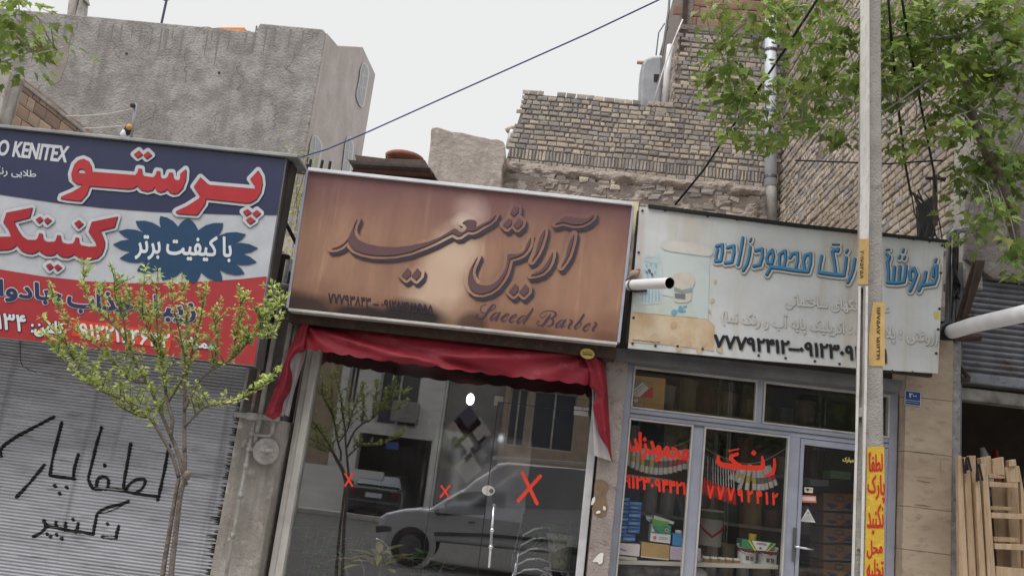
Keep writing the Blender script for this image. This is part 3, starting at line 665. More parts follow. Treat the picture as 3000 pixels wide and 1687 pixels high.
Ink().poly([(-330,331),(836,467.5),(811,630),(700,629),(606,626),(446,620),(300,609),(171,595),(0,570),(-330,505)]).put('navy_band', m_navy, t, onY(Yb), 3)
Ink().poly([(-330,722),(0,789),(128,810),(272,825),(408,830),(582,825),(700,818),(782,809),(744.5,1070),(-330,952)]).put('red_band', m_red, t, onY(Yb), 3)
def lay(ink, spec, parent, Y0, dy=.0035, step=1.4):
    for i, (nm, m, gw, sh) in enumerate(spec): ink.put(nm, m, parent, onY(Y0-dy*i), step, gw, sh)
Y1 = Yb-.004
zz = Z(160,410,4.025); k = Ink()
waw = [(340,222),(400,250),(432,310),(440,375),(700,395),(950,415),(975,385),(990,335),(1025,340),(1032,400),(1050,425),(1165,440),(1190,410),(1205,365),(1240,370),(1242,430),(1265,455),(1310,455),(1335,430),(1350,385),(1390,385),(1397,440),(1420,470),(1465,475),(1480,450),(1480,400),(1545,345),(1552,370),(1545,470),(1510,570),(1450,630),(1400,637),(1360,620),(1325,580),(1300,605),(1250,618),(1205,600),(1180,555),(1150,595),(1095,608),(1020,590),(975,540),(930,570),(870,580),(415,543),(380,640),(310,720),(150,705),(70,690),(80,665),(200,615),(300,560),(330,528),(260,520),(205,470),(195,400),(230,290),(280,240)]
k.poly(zz(waw)).cut(zz([(265,380),(320,392),(368,395),(355,360),(330,340),(290,345)]))
k.poly(zz([(1720,440),(1800,515),(1830,530),(2360,575),(2365,545),(2305,460),(2400,360),(2440,430),(2450,520),(2430,620),(2380,700),(2310,742),(2250,745),(1785,695),(1770,760),(1680,885),(1450,868),(1425,850),(1440,835),(1560,780),(1700,690),(1715,660),(1640,550)]))
for q in ([(935,170),(995,125),(1037,172),(980,212)],[(1045,180),(1100,135),(1145,180),(1085,222)],[(2220,845),(2275,815),(2320,855),(2260,895)],[(2330,865),(2385,825),(2430,865),(2375,910)],[(2255,940),(2310,905),(2365,950),(2305,992)]): k.poly(zz(q))
lay(k, [('outline', plain(140,142,152), 10.4, (0,0)),('halo', plain(198,202,208), 9.4, (0,0)),('letter_edge', plain(58,40,88), .8, (1,1.4)),('letters', plain(180,52,58,.35), 0, (0,0))], t, Y1)
zz = Z(0,580,5.3667); k = Ink()
k.poly(zz([(1850,290),(1800,460),(1575,515),(1610,590),(1645,680),(1640,780),(1600,880),(1530,945),(1420,970),(1300,960),(1230,930),(1165,880),(1130,910),(1060,935),(980,925),(930,900),(890,850),(860,890),(800,905),(720,900),(650,860),(610,820),(560,860),(500,875),(420,865),(340,830),(260,735),(200,790),(120,815),(0,820),(-300,800),(-300,570),(0,610),(175,605),(130,490),(50,380),(100,230),(510,150),(465,310),(215,375),(280,500),(350,600),(430,655),(560,660),(590,630),(615,550),(665,560),(672,630),(700,670),(760,690),(860,685),(880,650),(900,580),(950,590),(957,660),(985,700),(1060,720),(1145,715),(1170,680),(1190,615),(1235,625),(1237,690),(1270,740),(1400,765),(1520,760),(1500,690),(1390,525),(1440,375)]))
for q in ([(560,335),(630,290),(675,340),(615,395)],[(690,350),(745,305),(810,352),(735,412)],[(1168,395),(1240,345),(1310,408),(1230,472)],[(720,1060),(785,1025),(840,1080),(775,1132)],[(850,1080),(905,1040),(970,1088),(900,1145)]): k.poly(zz(q))
lay(k, [('outline', plain(140,142,152), 10.3, (0,0)),('halo', plain(198,202,208), 9.5, (0,0)),('letter_edge', plain(58,40,88), .8, (1,1.4)),('letters', plain(166,44,52,.35), 0, (0,0))], t, Y1)
zz = Z(0,562,2.576)
st = [(1210,182),(1345,262),(1420,200),(1495,290),(1685,235),(1640,335),(1858,320),(1745,395),(1950,425),(1760,460),(1940,532),(1740,530),(1848,620),(1650,585),(1675,678),(1515,605),(1460,695),(1370,600),(1225,665),(1215,585),(1032,598),(1110,520),(900,503),(1055,450),(850,397),(1050,370),(890,297),(1090,310),(1022,220),(1215,270)]
pt = []; cx, cy = 1420, 440
for i in range(len(st)):
    a, b = st[i], st[(i+1) % len(st)]; pt.append(a)
    mx_, my_ = (a[0]+b[0])/2, (a[1]+b[1])/2; L = math.hypot(b[0]-a[0], b[1]-a[1]); nx_, ny_ = (b[1]-a[1])/L, -(b[0]-a[0])/L
    if nx_*(mx_-cx)+ny_*(my_-cy) < 0: nx_, ny_ = -nx_, -ny_
    for f in (.33, .66): pt.append((a[0]+(b[0]-a[0])*f+nx_*L*.10, a[1]+(b[1]-a[1])*f+ny_*L*.10))
Ink().poly(zz(pt)).put('starburst', plain(40,72,104,.35), t, onY(Yb-.002), 1.6)
zz = Z(160,410,4.025)
text_ink('با کیفیت برتر', zz([(960,1085),(2085,1150),(2080,1450),(950,1400)])).put('star_text', plain(214,218,224), t, onY(Yb-.0056), 1.0, 1.7)
zz = Z(0,800,4.025)
for s_, q in (('بادوام',[(-200,60),(575,130),(575,415),(-200,340)]),('،',[(640,245),(718,250),(718,355),(640,350)]),('جذاب',[(800,160),(1560,245),(1560,520),(800,450)]),('،',[(1645,355),(1712,360),(1712,470),(1645,465)]),('زیبا',[(1820,265),(2300,320),(2300,595),(1820,565)])):
    lay(text_ink(s_, zz(q)), [('line_halo', plain(206,202,212), 5.2, (0,0)),('line_text', m_navy, 2.6, (0,0))], t, Yb-.004, .0035, 1.3)
for s_, q in (('۱۳۴',[(-30,470),(300,500),(300,690),(-30,650)]),('تلفن:',[(370,550),(735,575),(735,750),(370,740)]),('همراه:',[(2130,740),(2560,800),(2560,930),(2130,880)])):
    lay(text_ink(s_, zz(q)), [('small_halo', m_navy, 3.6, (0,0)),('small_text', plain(214,216,220), 1.6, (0,0))], t, Yb-.004, .0035, 1.1)
Ink().poly(zz([(870,545),(2030,690),(2010,890),(850,740)])).put('orange_patch', plain(206,70,40), t, onY(Yb-.003), 2)
text_ink('۹۱۲۲۱۲۴۶۳۲', zz([(940,590),(2000,720),(2000,880),(940,755)])).put('patch_digits', plain(216,216,220), t, onY(Yb-.0065), 1.0, 1.5)
zz = Z(0,0,2.576)
text_ink('O KENITEX', zz([(0,1058),(522,1108),(498,1225),(-22,1168)])).put('latin_text', plain(206,208,214), t, onY(Yb-.0035), 1.0, 1.8)
text_ink('طلایی رنگ', zz([(-70,1240),(275,1285),(270,1352),(-70,1325)])).put('small_text', plain(200,202,208), t, onY(Yb-.0035), .9, .5)

# ================================================================== barber sign
def barber_mat():
    m = mat('printed barber board', S(166,127,104), S(139,103,86), scale=3.6, rough=.42, spec=.45, streak=(S(186,150,124),9,.60,.78), stretch=(1.4,1,.35), lo=.3, hi=.7)
    n, l = m.node_tree.nodes, m.node_tree.links; b = n['Principled BSDF']; src = b.inputs['Base Color'].links[0].from_socket
    tc = n.new('ShaderNodeTexCoord'); sp = n.new('ShaderNodeSeparateXYZ'); l.new(tc.outputs['Object'], sp.inputs[0])
    no = n.new('ShaderNodeTexNoise'); no.inputs['Scale'].default_value = 2.6; no.inputs['Detail'].default_value = 6; l.new(tc.outputs['Object'], no.inputs['Vector'])
    def math_(op, a, b_=None, c_=None):
        k = n.new('ShaderNodeMath'); k.operation = op
        for i, v in enumerate((a, b_, c_)):
            if v is None: continue
            if isinstance(v, (int, float)): k.inputs[i].default_value = v
            else: l.new(v, k.inputs[i])
        return k.outputs[0]
    def rng(v, a, b_):
        r_ = n.new('ShaderNodeMapRange'); r_.inputs[1].default_value = a; r_.inputs[2].default_value = b_; l.new(v, r_.inputs[0]); return r_.outputs[0]
    def mixc(fac, col):
        nonlocal src
        x = n.new('ShaderNodeMix'); x.data_type = 'RGBA'; l.new(fac, x.inputs[0]); l.new(src, x.inputs[6]); x.inputs[7].default_value = col; src = x.outputs[2]
    zx, xx, nn = sp.outputs[2], sp.outputs[0], no.outputs[0]
    zn = math_('MULTIPLY_ADD', nn, .35, zx)                    # wavy height
    mixc(math_('MULTIPLY', rng(zn, .82, 1.28), .85), S(108,66,74))            # wine coloured printed top
    def blob(cx, cz, rx, rz, lo, hi, col, am=1.0):
        dx = math_('MULTIPLY', math_('SUBTRACT', xx, cx), 1/rx); dz = math_('MULTIPLY', math_('SUBTRACT', zx, cz), 1/rz)
        d = math_('SQRT', math_('ADD', math_('MULTIPLY', dx, dx), math_('MULTIPLY', dz, dz)))
        d = math_('ADD', d, math_('MULTIPLY_ADD', nn, 1.5, -.75)); mixc(math_('MULTIPLY', rng(d, hi, lo), am), col)
    blob(.06, .90, .17, .17, .25, 1.15, S(206,180,172), .6)
    blob(-.0, .84, .10, .08, .3, 1.1, S(214,196,178), .7)
    blob(-.10, .30, .26, .55, .40, 1.1, S(206,180,158), .8)
    blob(.0, .58, .2, .2, .40, 1.1, S(204,178,156), .7)
    mixc(math_('MULTIPLY', rng(math_('MULTIPLY_ADD', nn, -.34, zx), .06, -.12), .8), S(122,84,62))
    for cx, rx, rz, am in ((-1.1,.34,.15,.85),(-.32,.30,.14,1.0),(-.70,.32,.075,.95),(.18,.13,.12,.7),(.62,.2,.09,.5),(1.2,.12,.1,.3)):
        blob(cx, .01, rx, rz, .62, 1.15, S(34,22,22), am)
    l.new(src, b.inputs['Base Color']); return m
YBS = -.35
t = thing('barber_sign', 'tan and wine coloured barber shop sign with Persian calligraphy in a white frame', 'sign', (-.85,YBS,2.64))
bq = [(904,503),(1851,604),(1808,1003),(846,903)]
m_bb_ = barber_mat()
MB().ppx(bq, YBS, .03).build('board', m_bb_, t)
A = [P(x, y, YBS) for x, y in bq]
def bar(name, p, q, w, d0, d1, m, par):                          # frame bar on the sign plane between two corner points
    p, q = Vector(p), Vector(q); n_ = Vector((-(q-p).z, 0, (q-p).x)).normalized()*w
    return MB().hexa([(p.x,d0,p.z),(q.x,d0,q.z),(q.x+n_.x,d0,q.z+n_.z),(p.x+n_.x,d0,p.z+n_.z)], [(p.x,d1,p.z),(q.x,d1,q.z),(q.x+n_.x,d1,q.z+n_.z),(p.x+n_.x,d1,p.z+n_.z)]).build(name, m, par, bevel=.002)
m_fw = mat('white frame metal', S(226,228,234), S(206,208,214), scale=6, rough=.4, metal=.1)
bar('frame_bar', A[0], A[1], .026, YBS-.03, YBS+.10, m_fw, t)
bar('frame_bar', A[1], A[2], .020, YBS-.012, YBS+.10, m_alu, t); bar('frame_bar', A[3], A[0], .020, YBS-.012, YBS+.10, m_alu, t)
bar('frame_bar', A[2], A[3], .020, YBS-.012, YBS+.10, m_aluw, t)
MB().box(-2.10,.42,YBS+.11,-.05,2.66,3.75).build('backing_box', m_dark, t)
MB().box(-2.12,.44,YBS+.105,.02,2.55,2.66).build('underside_beam', m_rust, t)
MB().prism([P(1852,590,-.12), P(1872,592,-.12), P(1868,650,-.12), P(1838,762,-.12), P(1830,762,-.12)], (0,.06,0)).build('cream_side_sheet', plain(230,214,176), t, bevel=.003)
m_let = mat('printed plum', S(112,82,84), S(82,60,66), scale=160, rough=.4, detail=2)
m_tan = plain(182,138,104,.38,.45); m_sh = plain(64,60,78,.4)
zz = Z(940,560,4.6); k1 = Ink()
k1.poly(zz([(2360,310),(2330,345),(2270,395),(2200,425),(2140,460),(2070,492),(2078,470),(2095,420),(2085,395),(2030,385),(1960,390),(1905,425),(1945,440),(1970,480),(1960,510),(1930,540),(1895,555),(1860,540),(1830,510),(1790,505),(1750,530),(1680,575),(1600,620),(1450,680),(1200,735),(1000,755),(800,745),(620,710),(500,650),(455,590),(440,530),(455,460),(490,375),(458,420),(430,500),(400,560),(370,630),(310,700),(230,745),(140,775),(210,770),(280,738),(330,695),(365,655),(375,690),(400,740),(450,790),(560,835),(700,862),(850,868),(1000,860),(1200,820),(1400,745),(1550,680),(1700,600),(1770,565),(1800,580),(1840,605),(1880,600),(1920,570),(1985,532),(2040,540),(2090,525),(2180,470),(2270,420),(2330,370)]))
for q in ([(1090,1130),(1170,1030),(1215,1085),(1210,1130),(1150,1187)],[(1222,1137),(1300,1035),(1350,1090),(1340,1140),(1285,1197)]): k1.poly(zz(q))
zz = Z(1340,560,4.14)
k1.poly(zz([(885,560),(885,600),(875,650),(850,700),(800,760),(740,790),(690,805),(640,820),(630,850),(615,920),(590,1000),(550,1070),(480,1160),(400,1215),(300,1245),(220,1235),(160,1190),(130,1120),(130,1040),(150,960),(190,880),(245,790),(210,870),(185,930),(175,990),(190,1050),(230,1110),(290,1140),(370,1145),(440,1120),(500,1070),(550,1000),(590,920),(605,840),(610,770),(650,760),(720,765),(780,745),(820,710),(830,660),(860,610)]))
for q in ([(640,265),(690,180),(740,195),(735,255),(685,305)],[(553,405),(625,325),(660,350),(655,400),(600,450)],[(680,405),(750,330),(790,365),(780,410),(725,458)],[(625,1215),(700,1120),(740,1155),(738,1205),(680,1265)],[(750,1220),(825,1125),(865,1170),(860,1215),(805,1272)],
  [(1060,460),(1055,520),(1030,610),(1000,690),(960,770),(900,850),(940,770),(960,700),(980,620),(1010,540)],[(1155,735),(1150,790),(1130,860),(1090,930),(1030,985),(960,1010),(890,1020),(940,990),(1010,955),(1060,900),(1100,840)],
  [(1415,520),(1405,590),(1380,690),(1350,780),(1310,850),(1255,920),(1290,850),(1320,780),(1335,700),(1360,610)],[(1185,400),(1240,350),(1300,310),(1380,308),(1450,325),(1540,335),(1600,320),(1650,285),(1640,320),(1580,370),(1510,400),(1430,408),(1360,395),(1280,375)]): k1.poly(zz(q))
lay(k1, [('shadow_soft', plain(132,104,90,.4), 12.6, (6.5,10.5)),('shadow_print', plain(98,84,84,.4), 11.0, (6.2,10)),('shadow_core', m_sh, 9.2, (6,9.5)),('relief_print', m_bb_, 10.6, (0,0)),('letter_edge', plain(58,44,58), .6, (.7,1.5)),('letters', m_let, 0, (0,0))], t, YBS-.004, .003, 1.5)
text_ink('۷۷۷۹۳۸۴۳ – ۰۹۱۲۵۳۷۵۹۵۵', FULL([(826,737),(1088,767),(1087,791),(825,761)])).put('phone_digits', plain(50,36,52), t, onY(YBS-.004), .9, .75)
zz = Z(1380,860,6.44); k2 = Ink()
def sw(pts, dx=0, dy=0): k2.stroke(zz.w([(a+dx, b+dy, c) for a, b, c in pts]))
a_ = ([(535,365,12),(470,360,14),(405,410,34),(368,465,34),(385,492,22),(430,470,12),(500,400,12)],[(548,355,28),(500,430,36),(462,480,30),(488,494,12),(560,450,8)])
e_ = ([(585,455,8),(660,430,10),(710,395,16),(700,375,14),(650,390,22),(590,455,38),(580,495,30),(620,515,18),(680,480,10)],)
r_ = ([(1860,490,14),(1905,525,36),(1850,600,38),(1835,640,28),(1870,650,12)],)
for s_ in ([(410,205,18),(360,270,42),(300,360,46),(240,440,34),(180,472,16),(120,462,12),(88,425,14)],[(112,400,34),(118,398,34)],[(260,362,10),(205,345,12),(178,290,14),(205,230,12),(290,195,10)],[(400,212,12),(455,215,16),(450,265,14),(400,305,10),(335,325,8)],
   [(1165,290,34),(1090,400,40),(1010,520,38),(985,555,24),(1020,552,10)],[(1500,385,20),(1440,480,44),(1370,570,40),(1310,600,18),(1245,575,12),(1235,545,14)],[(1265,525,32),(1272,524,32)],[(1325,450,9),(1300,400,9),(1370,340,11),(1470,320,12),(1560,335,16),(1600,370,32),(1580,420,32),(1515,460,14),(1470,470,9)],[(1510,460,12),(1550,500,38),(1540,560,38),(1480,605,16),(1420,600,9)],[(1325,450,9),(1385,435,9),(1420,380,9)],
   [(2130,395,34),(2060,500,38),(1970,610,36),(1955,650,24),(1990,660,14),(2050,620,10),(2085,560,14),(2058,545,12)]): sw(s_)
for s_ in a_: sw(s_); sw(s_, 1235, 140)
sw(a_[0], 505, 58)
for d in ((0,0),(145,20),(1540,185)): sw(e_[0], *d)
sw(r_[0]); sw(r_[0], 460, 45)
k2.put('script_letters', plain(74,58,76), t, onY(YBS-.004), .9)

# ================================================================== red awning
m_vin = mat('red vinyl', S(142,36,50), S(116,28,41), S(154,60,70), scale=1.6, rough=.58, spec=.28, bump=.15, bscale=180, stretch=(1,1,2))
m_lin = mat('white vinyl lining', S(184,181,183), S(156,152,155), scale=4, rough=.5)
t = thing('awning', 'sagging red vinyl awning with scalloped edge and hanging tails over the barber window', 'awning', (-.85,-.2,2.5))
zt_ = cat_([(893,936),(960,938),(1100,952),(1280,972),(1450,992),(1600,1010),(1745,1026)], 12)
zb_ = cat_([(891,1018),(960,1030),(1100,1052),(1280,1074),(1450,1096),(1600,1112),(1728,1126)], 12)
rows = []; N = 12; M = len(zt_)
for i in range(N+1):
    v = i/N; row = []
    for j in range(M):
        u = j/(M-1); x = zt_[j][0]*(1-v)+zb_[j][0]*v; y = zt_[j][1]*(1-v)+zb_[j][1]*v
        y += v**6*6.5*(abs(math.sin(u*math.pi*16))-.4)
        edge = min(u, 1-u); sag = .17*math.sin(min(1, v*1.15)*math.pi/2)*(1-.55*math.exp(-edge*14))
        r1, a1 = math.hypot(u*3.2, v), math.atan2(v, u*3.2+1e-6); r2, a2 = math.hypot((1-u)*3.2, v), math.atan2(v, (1-u)*3.2+1e-6)
        fold = .030*math.sin(a1*13+.6)*math.exp(-r1*.9)*min(1, r1*3)+.030*math.sin(a2*14)*math.exp(-r2*.9)*min(1, r2*3)
        fold += .055*math.exp(-((v-(1.02-.95*(u-.30)/.66))/.13)**2)*max(0, min(1, (u-.25)*4))*max(0, min(1, (1.02-u)*8))
        fold -= .050*math.exp(-((v-(.02+1.45*u))/.10)**2)*max(0, min(1, u*9))*(u < .72)
        fold += .030*math.exp(-((v-(.22+1.45*u))/.08)**2)*(u < .6)+.022*math.exp(-((v-(.62-.62*(u-.4)/.6))/.07)**2)*(u > .4)
        fold += .010*mnoise.noise(Vector((u*9, v*3, 4.0)))
        row.append(P(x, y, -.10-sag-fold))
    rows.append(row)
MB().grid(rows).build('canopy', m_vin, t, smooth=True)
b = MB(); b.tube([P(893,948,-.10), P(1747,1036,-.10)], .022, 10); b.build('roller', m_black, t)
def sheet(name, L, Rr, Yf, m, n=6, k=7):
    L, Rr = cat_(L, k), cat_(Rr, k); q = min(len(L), len(Rr)); rows = []
    for i in range(q):
        a, c = L[int(i*(len(L)-1)/(q-1))], Rr[int(i*(len(Rr)-1)/(q-1))]
        rows.append([P(a[0]*(1-w)+c[0]*w, a[1]*(1-w)+c[1]*w, Yf(w, i/(q-1))) for w in [j/n for j in range(n+1)]])
    return MB().grid(rows).build(name, m, t, smooth=True)
zz = Z(680,900,3.22)
sheet('left_tail', zz([(690,108),(640,150),(600,250),(540,390),(490,530),(430,700),(372,850),(330,960),(306,1010)]), zz([(745,112),(715,250),(690,410),(600,440),(548,540),(568,640),(550,780),(490,890),(470,990)]), lambda w, v: -.14-.10*math.sin(w*3.1)-.03*math.sin(w*9+v*4)-.1*v*(1-w), m_vin)
sheet('tail_tip', zz([(306,1010),(340,1035),(392,1062)]), zz([(470,990),(450,1015),(396,1060)]), lambda w, v: -.24-.06*math.sin(w*3.1), m_vin)
sheet('tail_lining', zz([(545,405),(535,520),(550,640),(530,760),(495,880),(470,1000)]), zz([(700,405),(665,540),(620,680),(585,800),(560,920),(535,1030)]), lambda w, v: -.075-.012*math.sin(w*14), m_lin)
zz = Z(1340,1040,4.025)
sheet('right_tail', zz([(1490,40),(1540,230),(1560,370),(1625,425),(1638,490),(1600,590),(1612,690),(1640,780),(1660,910),(1710,1010),(1770,1100),(1812,1240)]), zz([(1660,0),(1720,60),(1750,200),(1765,340),(1775,450),(1780,560),(1788,680),(1795,800),(1802,920),(1808,1050),(1816,1160),(1822,1252)]), lambda w, v: -.17-.07*math.sin(w*3.1)-.022*math.sin(w*11+v*2)+.05*v, m_vin, 8)
sheet('tail_lining', zz([(1590,395),(1590,560),(1592,700),(1600,860),(1605,1020),(1612,1180)]), zz([(1650,420),(1660,560),(1670,760),(1730,960),(1790,1110),(1818,1248)]), lambda w, v: -.09-.01*math.sin(w*9), m_lin)
zz = Z(1380,860,6.44)
el = Ink().poly(zz([(2195+135*math.cos(a/24*6.283), 1132+98*math.sin(a/24*6.283)+.1*135*math.cos(a/24*6.283)) for a in range(24)]))
st_ = el.put('maker_sticker', plain(196,180,92,.4), t, onY(-.262), .8)
text_ink('سایه گستر', zz([(2090,1075),(2300,1095),(2300,1125),(2090,1105)])).put('sticker_text', plain(60,56,40), st_, onY(-.2655), .6, .2)
text_ink('۷۷۳۳۹۸۸', zz([(2105,1125),(2295,1140),(2290,1170),(2100,1155)])).put('sticker_digits', plain(60,56,40), st_, onY(-.2655), .6, .4)

# ================================================================== barber shop front
t = thing('barber_storefront', 'tinted glass barber shop front with worn aluminium posts and a frameless glass door', 'shop front', (-.8,.15,.13))
MB().box(-2.035,-1.985,.10,.2,.14,2.72).build('frame_post', m_aluw, t, bevel=.004); MB().box(-1.984,-1.925,.085,.2,.14,2.72).build('frame_post', m_aluw, t, bevel=.006)
MB().box(.315,.375,.09,.2,.14,2.72).build('frame_post', mat('white post', S(216,216,220), S(190,190,194), scale=5, rough=.4, streak=(S(170,168,166),10,.6,.8)), t, bevel=.006)
MB().box(-1.925,.315,.10,.2,2.62,2.72).build('head_rail', m_aluw, t, bevel=.004); MB().box(-1.925,.315,.10,.2,.14,.20).build('bottom_rail', m_aluw, t, bevel=.004)
pane = lambda x0, x1, z0, z1, y: MB().add([(x0,y,z0),(x1,y,z0),(x1,y,z1),(x0,y,z1)], [(0,1,2,3)])
pane(-1.925,-.872,.2,2.62,GL).build('pane', g_barb, t); pane(-.868,-.434,.2,2.62,GL).build('pane', g_barb, t); pane(-.434,.315,2.158,2.62,GL).build('pane', g_barb, t)
d = pane(-.430,.312,.2,2.152,GL-.012).build('door', g_barb, t)
MB().box(-.436,-.4305,GL-.016,GL-.004,.2,2.156).box(-.4305,.312,GL-.016,GL-.004,2.1525,2.158).box(-.8715,-.8685,GL-.004,GL+.004,.2,2.62).build('glass_edges', plain(30,34,34,.3,.6), t)
zz = Z(1400,1400,5.0478)
b = MB(); c_ = [zz([(200,380)])[0], zz([(240,380)])[0]]
b.tube([P(*p, GL-.06) for p in zz([(240,378),(205,760),(190,1010),(165,1320)])], .0105, 10)
for p in zz([(210,765),(190,1015)]): q = P(*p, GL-.06); b.ball(q, .019, 8); b.tube([q, (q[0],GL-.013,q[2])], .008)
b.build('handle', m_chrome, t, smooth=True)
lk = Ink().poly(zz([(155+95*math.cos(a/28*6.283), 182+75*math.sin(a/28*6.283)+.06*95*math.cos(a/28*6.283)) for a in range(28)]), True)
vs, fs = lk.mesh(.9); MB().add([P(x, y, GL-.030) for x, y in vs], fs).build('lock_plate', plain(202,198,196,.35), t)
q = P(*zz([(200,186)])[0], GL-.031); MB().lathe([(.017,-.012),(.017,0)], q, 20, axis='Y').build('lock_cylinder', m_steel, t, bevel=.003)
MB().box(-.437,-.4355,GL-.034,GL-.031,1.42,1.50).build('lock_gap', m_black, t)
zz = Z(1340,1040,4.025)
b = MB().ppx(zz([(1378,600),(1475,612),(1472,648),(1376,640)]), GL-.03, .03).ppx(zz([(1376,648),(1472,656),(1540,668),(1535,718),(1372,700)]), GL-.03, .03).ppx(zz([(1480,612),(1550,622),(1548,655),(1478,648)]), GL-.028, .02)
b.build('hinge_patch', plain(196,192,192,.4), t, bevel=.002)
k = Ink()
zz2 = Z(1000,1124,2.574)
for a in ([(1365,670),(1475,900)],[(1500,695),(1335,880)]): k.stroke(zz2([a[0],a[1]]) and zz2.w([(a[0][0],a[0][1],27),(a[1][0],a[1][1],27)]), smooth=False)
xm = k
xm.put('red_tape_cross', plain(232,72,52,.5), t, onY(GL-.018), .9)
for A_, B_ in ((((30,675),(82,768)),((88,672),(28,768))),(((755,768),(810,852)),((818,766),(748,852)))):
    k = Ink()
    for a in (A_, B_): k.stroke(zz2.w([(a[0][0],a[0][1],15),(a[1][0],a[1][1],15)]), smooth=False)
    k.put('red_tape_cross', plain(232,72,52,.5), t, onY(GL-.005), .8)
tag(MB().ppx(zz([(442,478),(545,488),(541,552),(485,548),(484,592),(428,588)]), GL+.006, .002).build('paper_notice', plain(232,214,200), loc=P(1465,1172,GL)), 'small cream paper notice taped on the barber glass above the door corner', 'paper')
# inside the barber shop
t = thing('wall_lamp', 'small bright oval lamp on the back wall of the barber shop', 'lamp', P(1378,1168,3.9))
q = P(*zz([(152,520)])[0], 3.9)
MB().ball(q, .048, 10, (1,.5,1.5)).build('shade', lamp_mat('lamp glow', (.9,.96,1,1), 6.0), t, smooth=True); MB().box(q[0]-.05,q[0]+.05,q[1]+.03,4.29,q[2]-.05,q[2]+.05).build('bracket', m_steel, t)
t = thing('mirror', 'wide wall mirror over a dark counter inside the barber shop', 'mirror', (-1.2,4.25,.14))
MB().box(-1.9,-.2,4.24,4.28,1.1,2.2).build('mirror_glass', mat('mirror', S(200,204,206), rough=.05, metal=1.0), t); MB().box(-1.95,-.15,3.9,4.28,.8,.86).box(-1.9,-.2,4.0,4.28,.14,.8).build('counter', m_rust, t)
ch = thing('stacking_chair', 'chrome framed black chair in the stack behind the barber glass', 'chair', (.02,.95,.14), 'stack of chrome chairs inside the barber shop')
b = MB()
for s_ in (-.22,.22): b.tube([(s_+.02,.72,.14),(s_+.02,.74,.42),(s_+.02,.78,.62),(s_+.02,.86,.72),(s_+.02,.95,.76),(s_+.02,1.05,.74)], .011, 8); b.tube([(s_+.02,1.2,.14),(s_+.02,1.18,.5),(s_+.02,1.2,.95)], .011, 8)
b.tube([(-.20,.84,.71),(-.17,.80,.79),(-.08,.78,.85),(.02,.775,.87),(.12,.78,.85),(.21,.80,.79),(.24,.84,.71)], .012, 8)
b.build('frame', m_chrome, ch, smooth=True)
MB().box(-.2,.24,.76,1.18,.52,.56).build('seat', m_black, ch, bevel=.015); MB().box(-.18,.22,1.17,1.2,.72,.95).build('backrest', m_black, ch, bevel=.01)
for i in range(1, 5):
    dup(ch, (.02+.012*i, .95+.01*i, .14+.085*i), label='chrome framed black chair in the stack behind the barber glass')
ch['label'] = ch['label']
def leaf_blade(b, base, d, up, L, w, col=None, bend=.35):
    base, d, up = Vector(base), Vector(d).normalized(), Vector(up); s_ = d.cross(up); s_ = s_.normalized() if s_.length > 1e-5 else Vector((1,0,0)); up = s_.cross(d)
    vs = []
    for f, ww in ((0,.12),(.25,.8),(.55,1),(.8,.6),(1,.03)):
        c = base+d*(L*f)-up*(bend*L*f*f); vs += [c-s_*w*ww*.5, c-up*w*.10*ww, c+s_*w*ww*.5]
    fs = [(i*3+j, i*3+j+1, i*3+j+4, i*3+j+3) for i in range(4) for j in (0,1)]
    b.add(vs, fs, col)
m_crot = mat('croton leaf', S(190,180,96), S(140,146,80), S(206,140,96), scale=14, rough=.4)
m_pot = mat('dark green leaf', S(92,136,80), S(66,104,62), scale=10, rough=.45, transl=.2)
def pot_plant(name, label, base, n, L, w, m, rise, seed, pot=True, spread=1.0):
    g = random.Random(seed); t = thing(name, label, 'potted plant', (base[0],base[1],.14)); b = MB(); st = MB()
    for i in range(n):
        a = g.uniform(0, 6.283); e = g.uniform(.1,.9)
        h = base[2]+rise*(i/n)**.8*g.uniform(.6,1.0); off = g.uniform(0,.14)*spread
        leaf_blade(b, (base[0]+off*math.cos(a), base[1]+off*math.sin(a), h), (math.cos(a)*spread, math.sin(a)*spread, e), (0,0,1), L*g.uniform(.6,1.1), w*g.uniform(.7,1.1), bend=g.uniform(.1,.5))
    for i in range(5): a = g.uniform(0,6.28); st.tube([(base[0],base[1],.4),(base[0]+.03*math.cos(a),base[1]+.03*math.sin(a),base[2]),(base[0]+.1*spread*math.cos(a),base[1]+.1*spread*math.sin(a),base[2]+rise*.8)], .006, 5)
    b.build('leaves', m, t); st.build('stems', m_bark, t)
    if pot: MB().lathe([(.09,0),(.13,.25),(.14,.26),(.14,.29),(.12,.29),(.11,.2)], (base[0],base[1],.14), 16).build('pot', plain(120,70,50), t, smooth=False)
q = P(1110,1640,.45); pot_plant('croton_plant', 'croton with broad yellow green mottled leaves behind the barber glass', (q[0],.45,q[2]-.06), 26, .26, .075, m_crot, .16, 3)
q = P(905,1640,.4); pot_plant('leafy_plant', 'tall dark leafy plant at the left corner of the barber window', (q[0],.4,q[2]-.25), 170, .13, .035, m_pot, .62, 4, spread=1.7)
q = P(1000,1600,.65); pot_plant('leafy_plant', 'low leafy plant behind the croton in the barber window', (q[0],.65,q[2]-.25), 110, .10, .035, m_pot, .42, 5, spread=1.9)
q = P(1250,1650,.5); pot_plant('leafy_plant', 'round leaved dark plant beside the barber door handle', (q[0],.5,q[2]-.3), 70, .12, .07, m_pot, .42, 6, spread=1.5)
q = P(1640,1620,.6)
t = thing('hanging_fern', 'trailing fern in a pale pot on a scrolled iron stand inside the barber door', 'potted plant', (q[0],.6,.14)); b = MB(); g = random.Random(9)
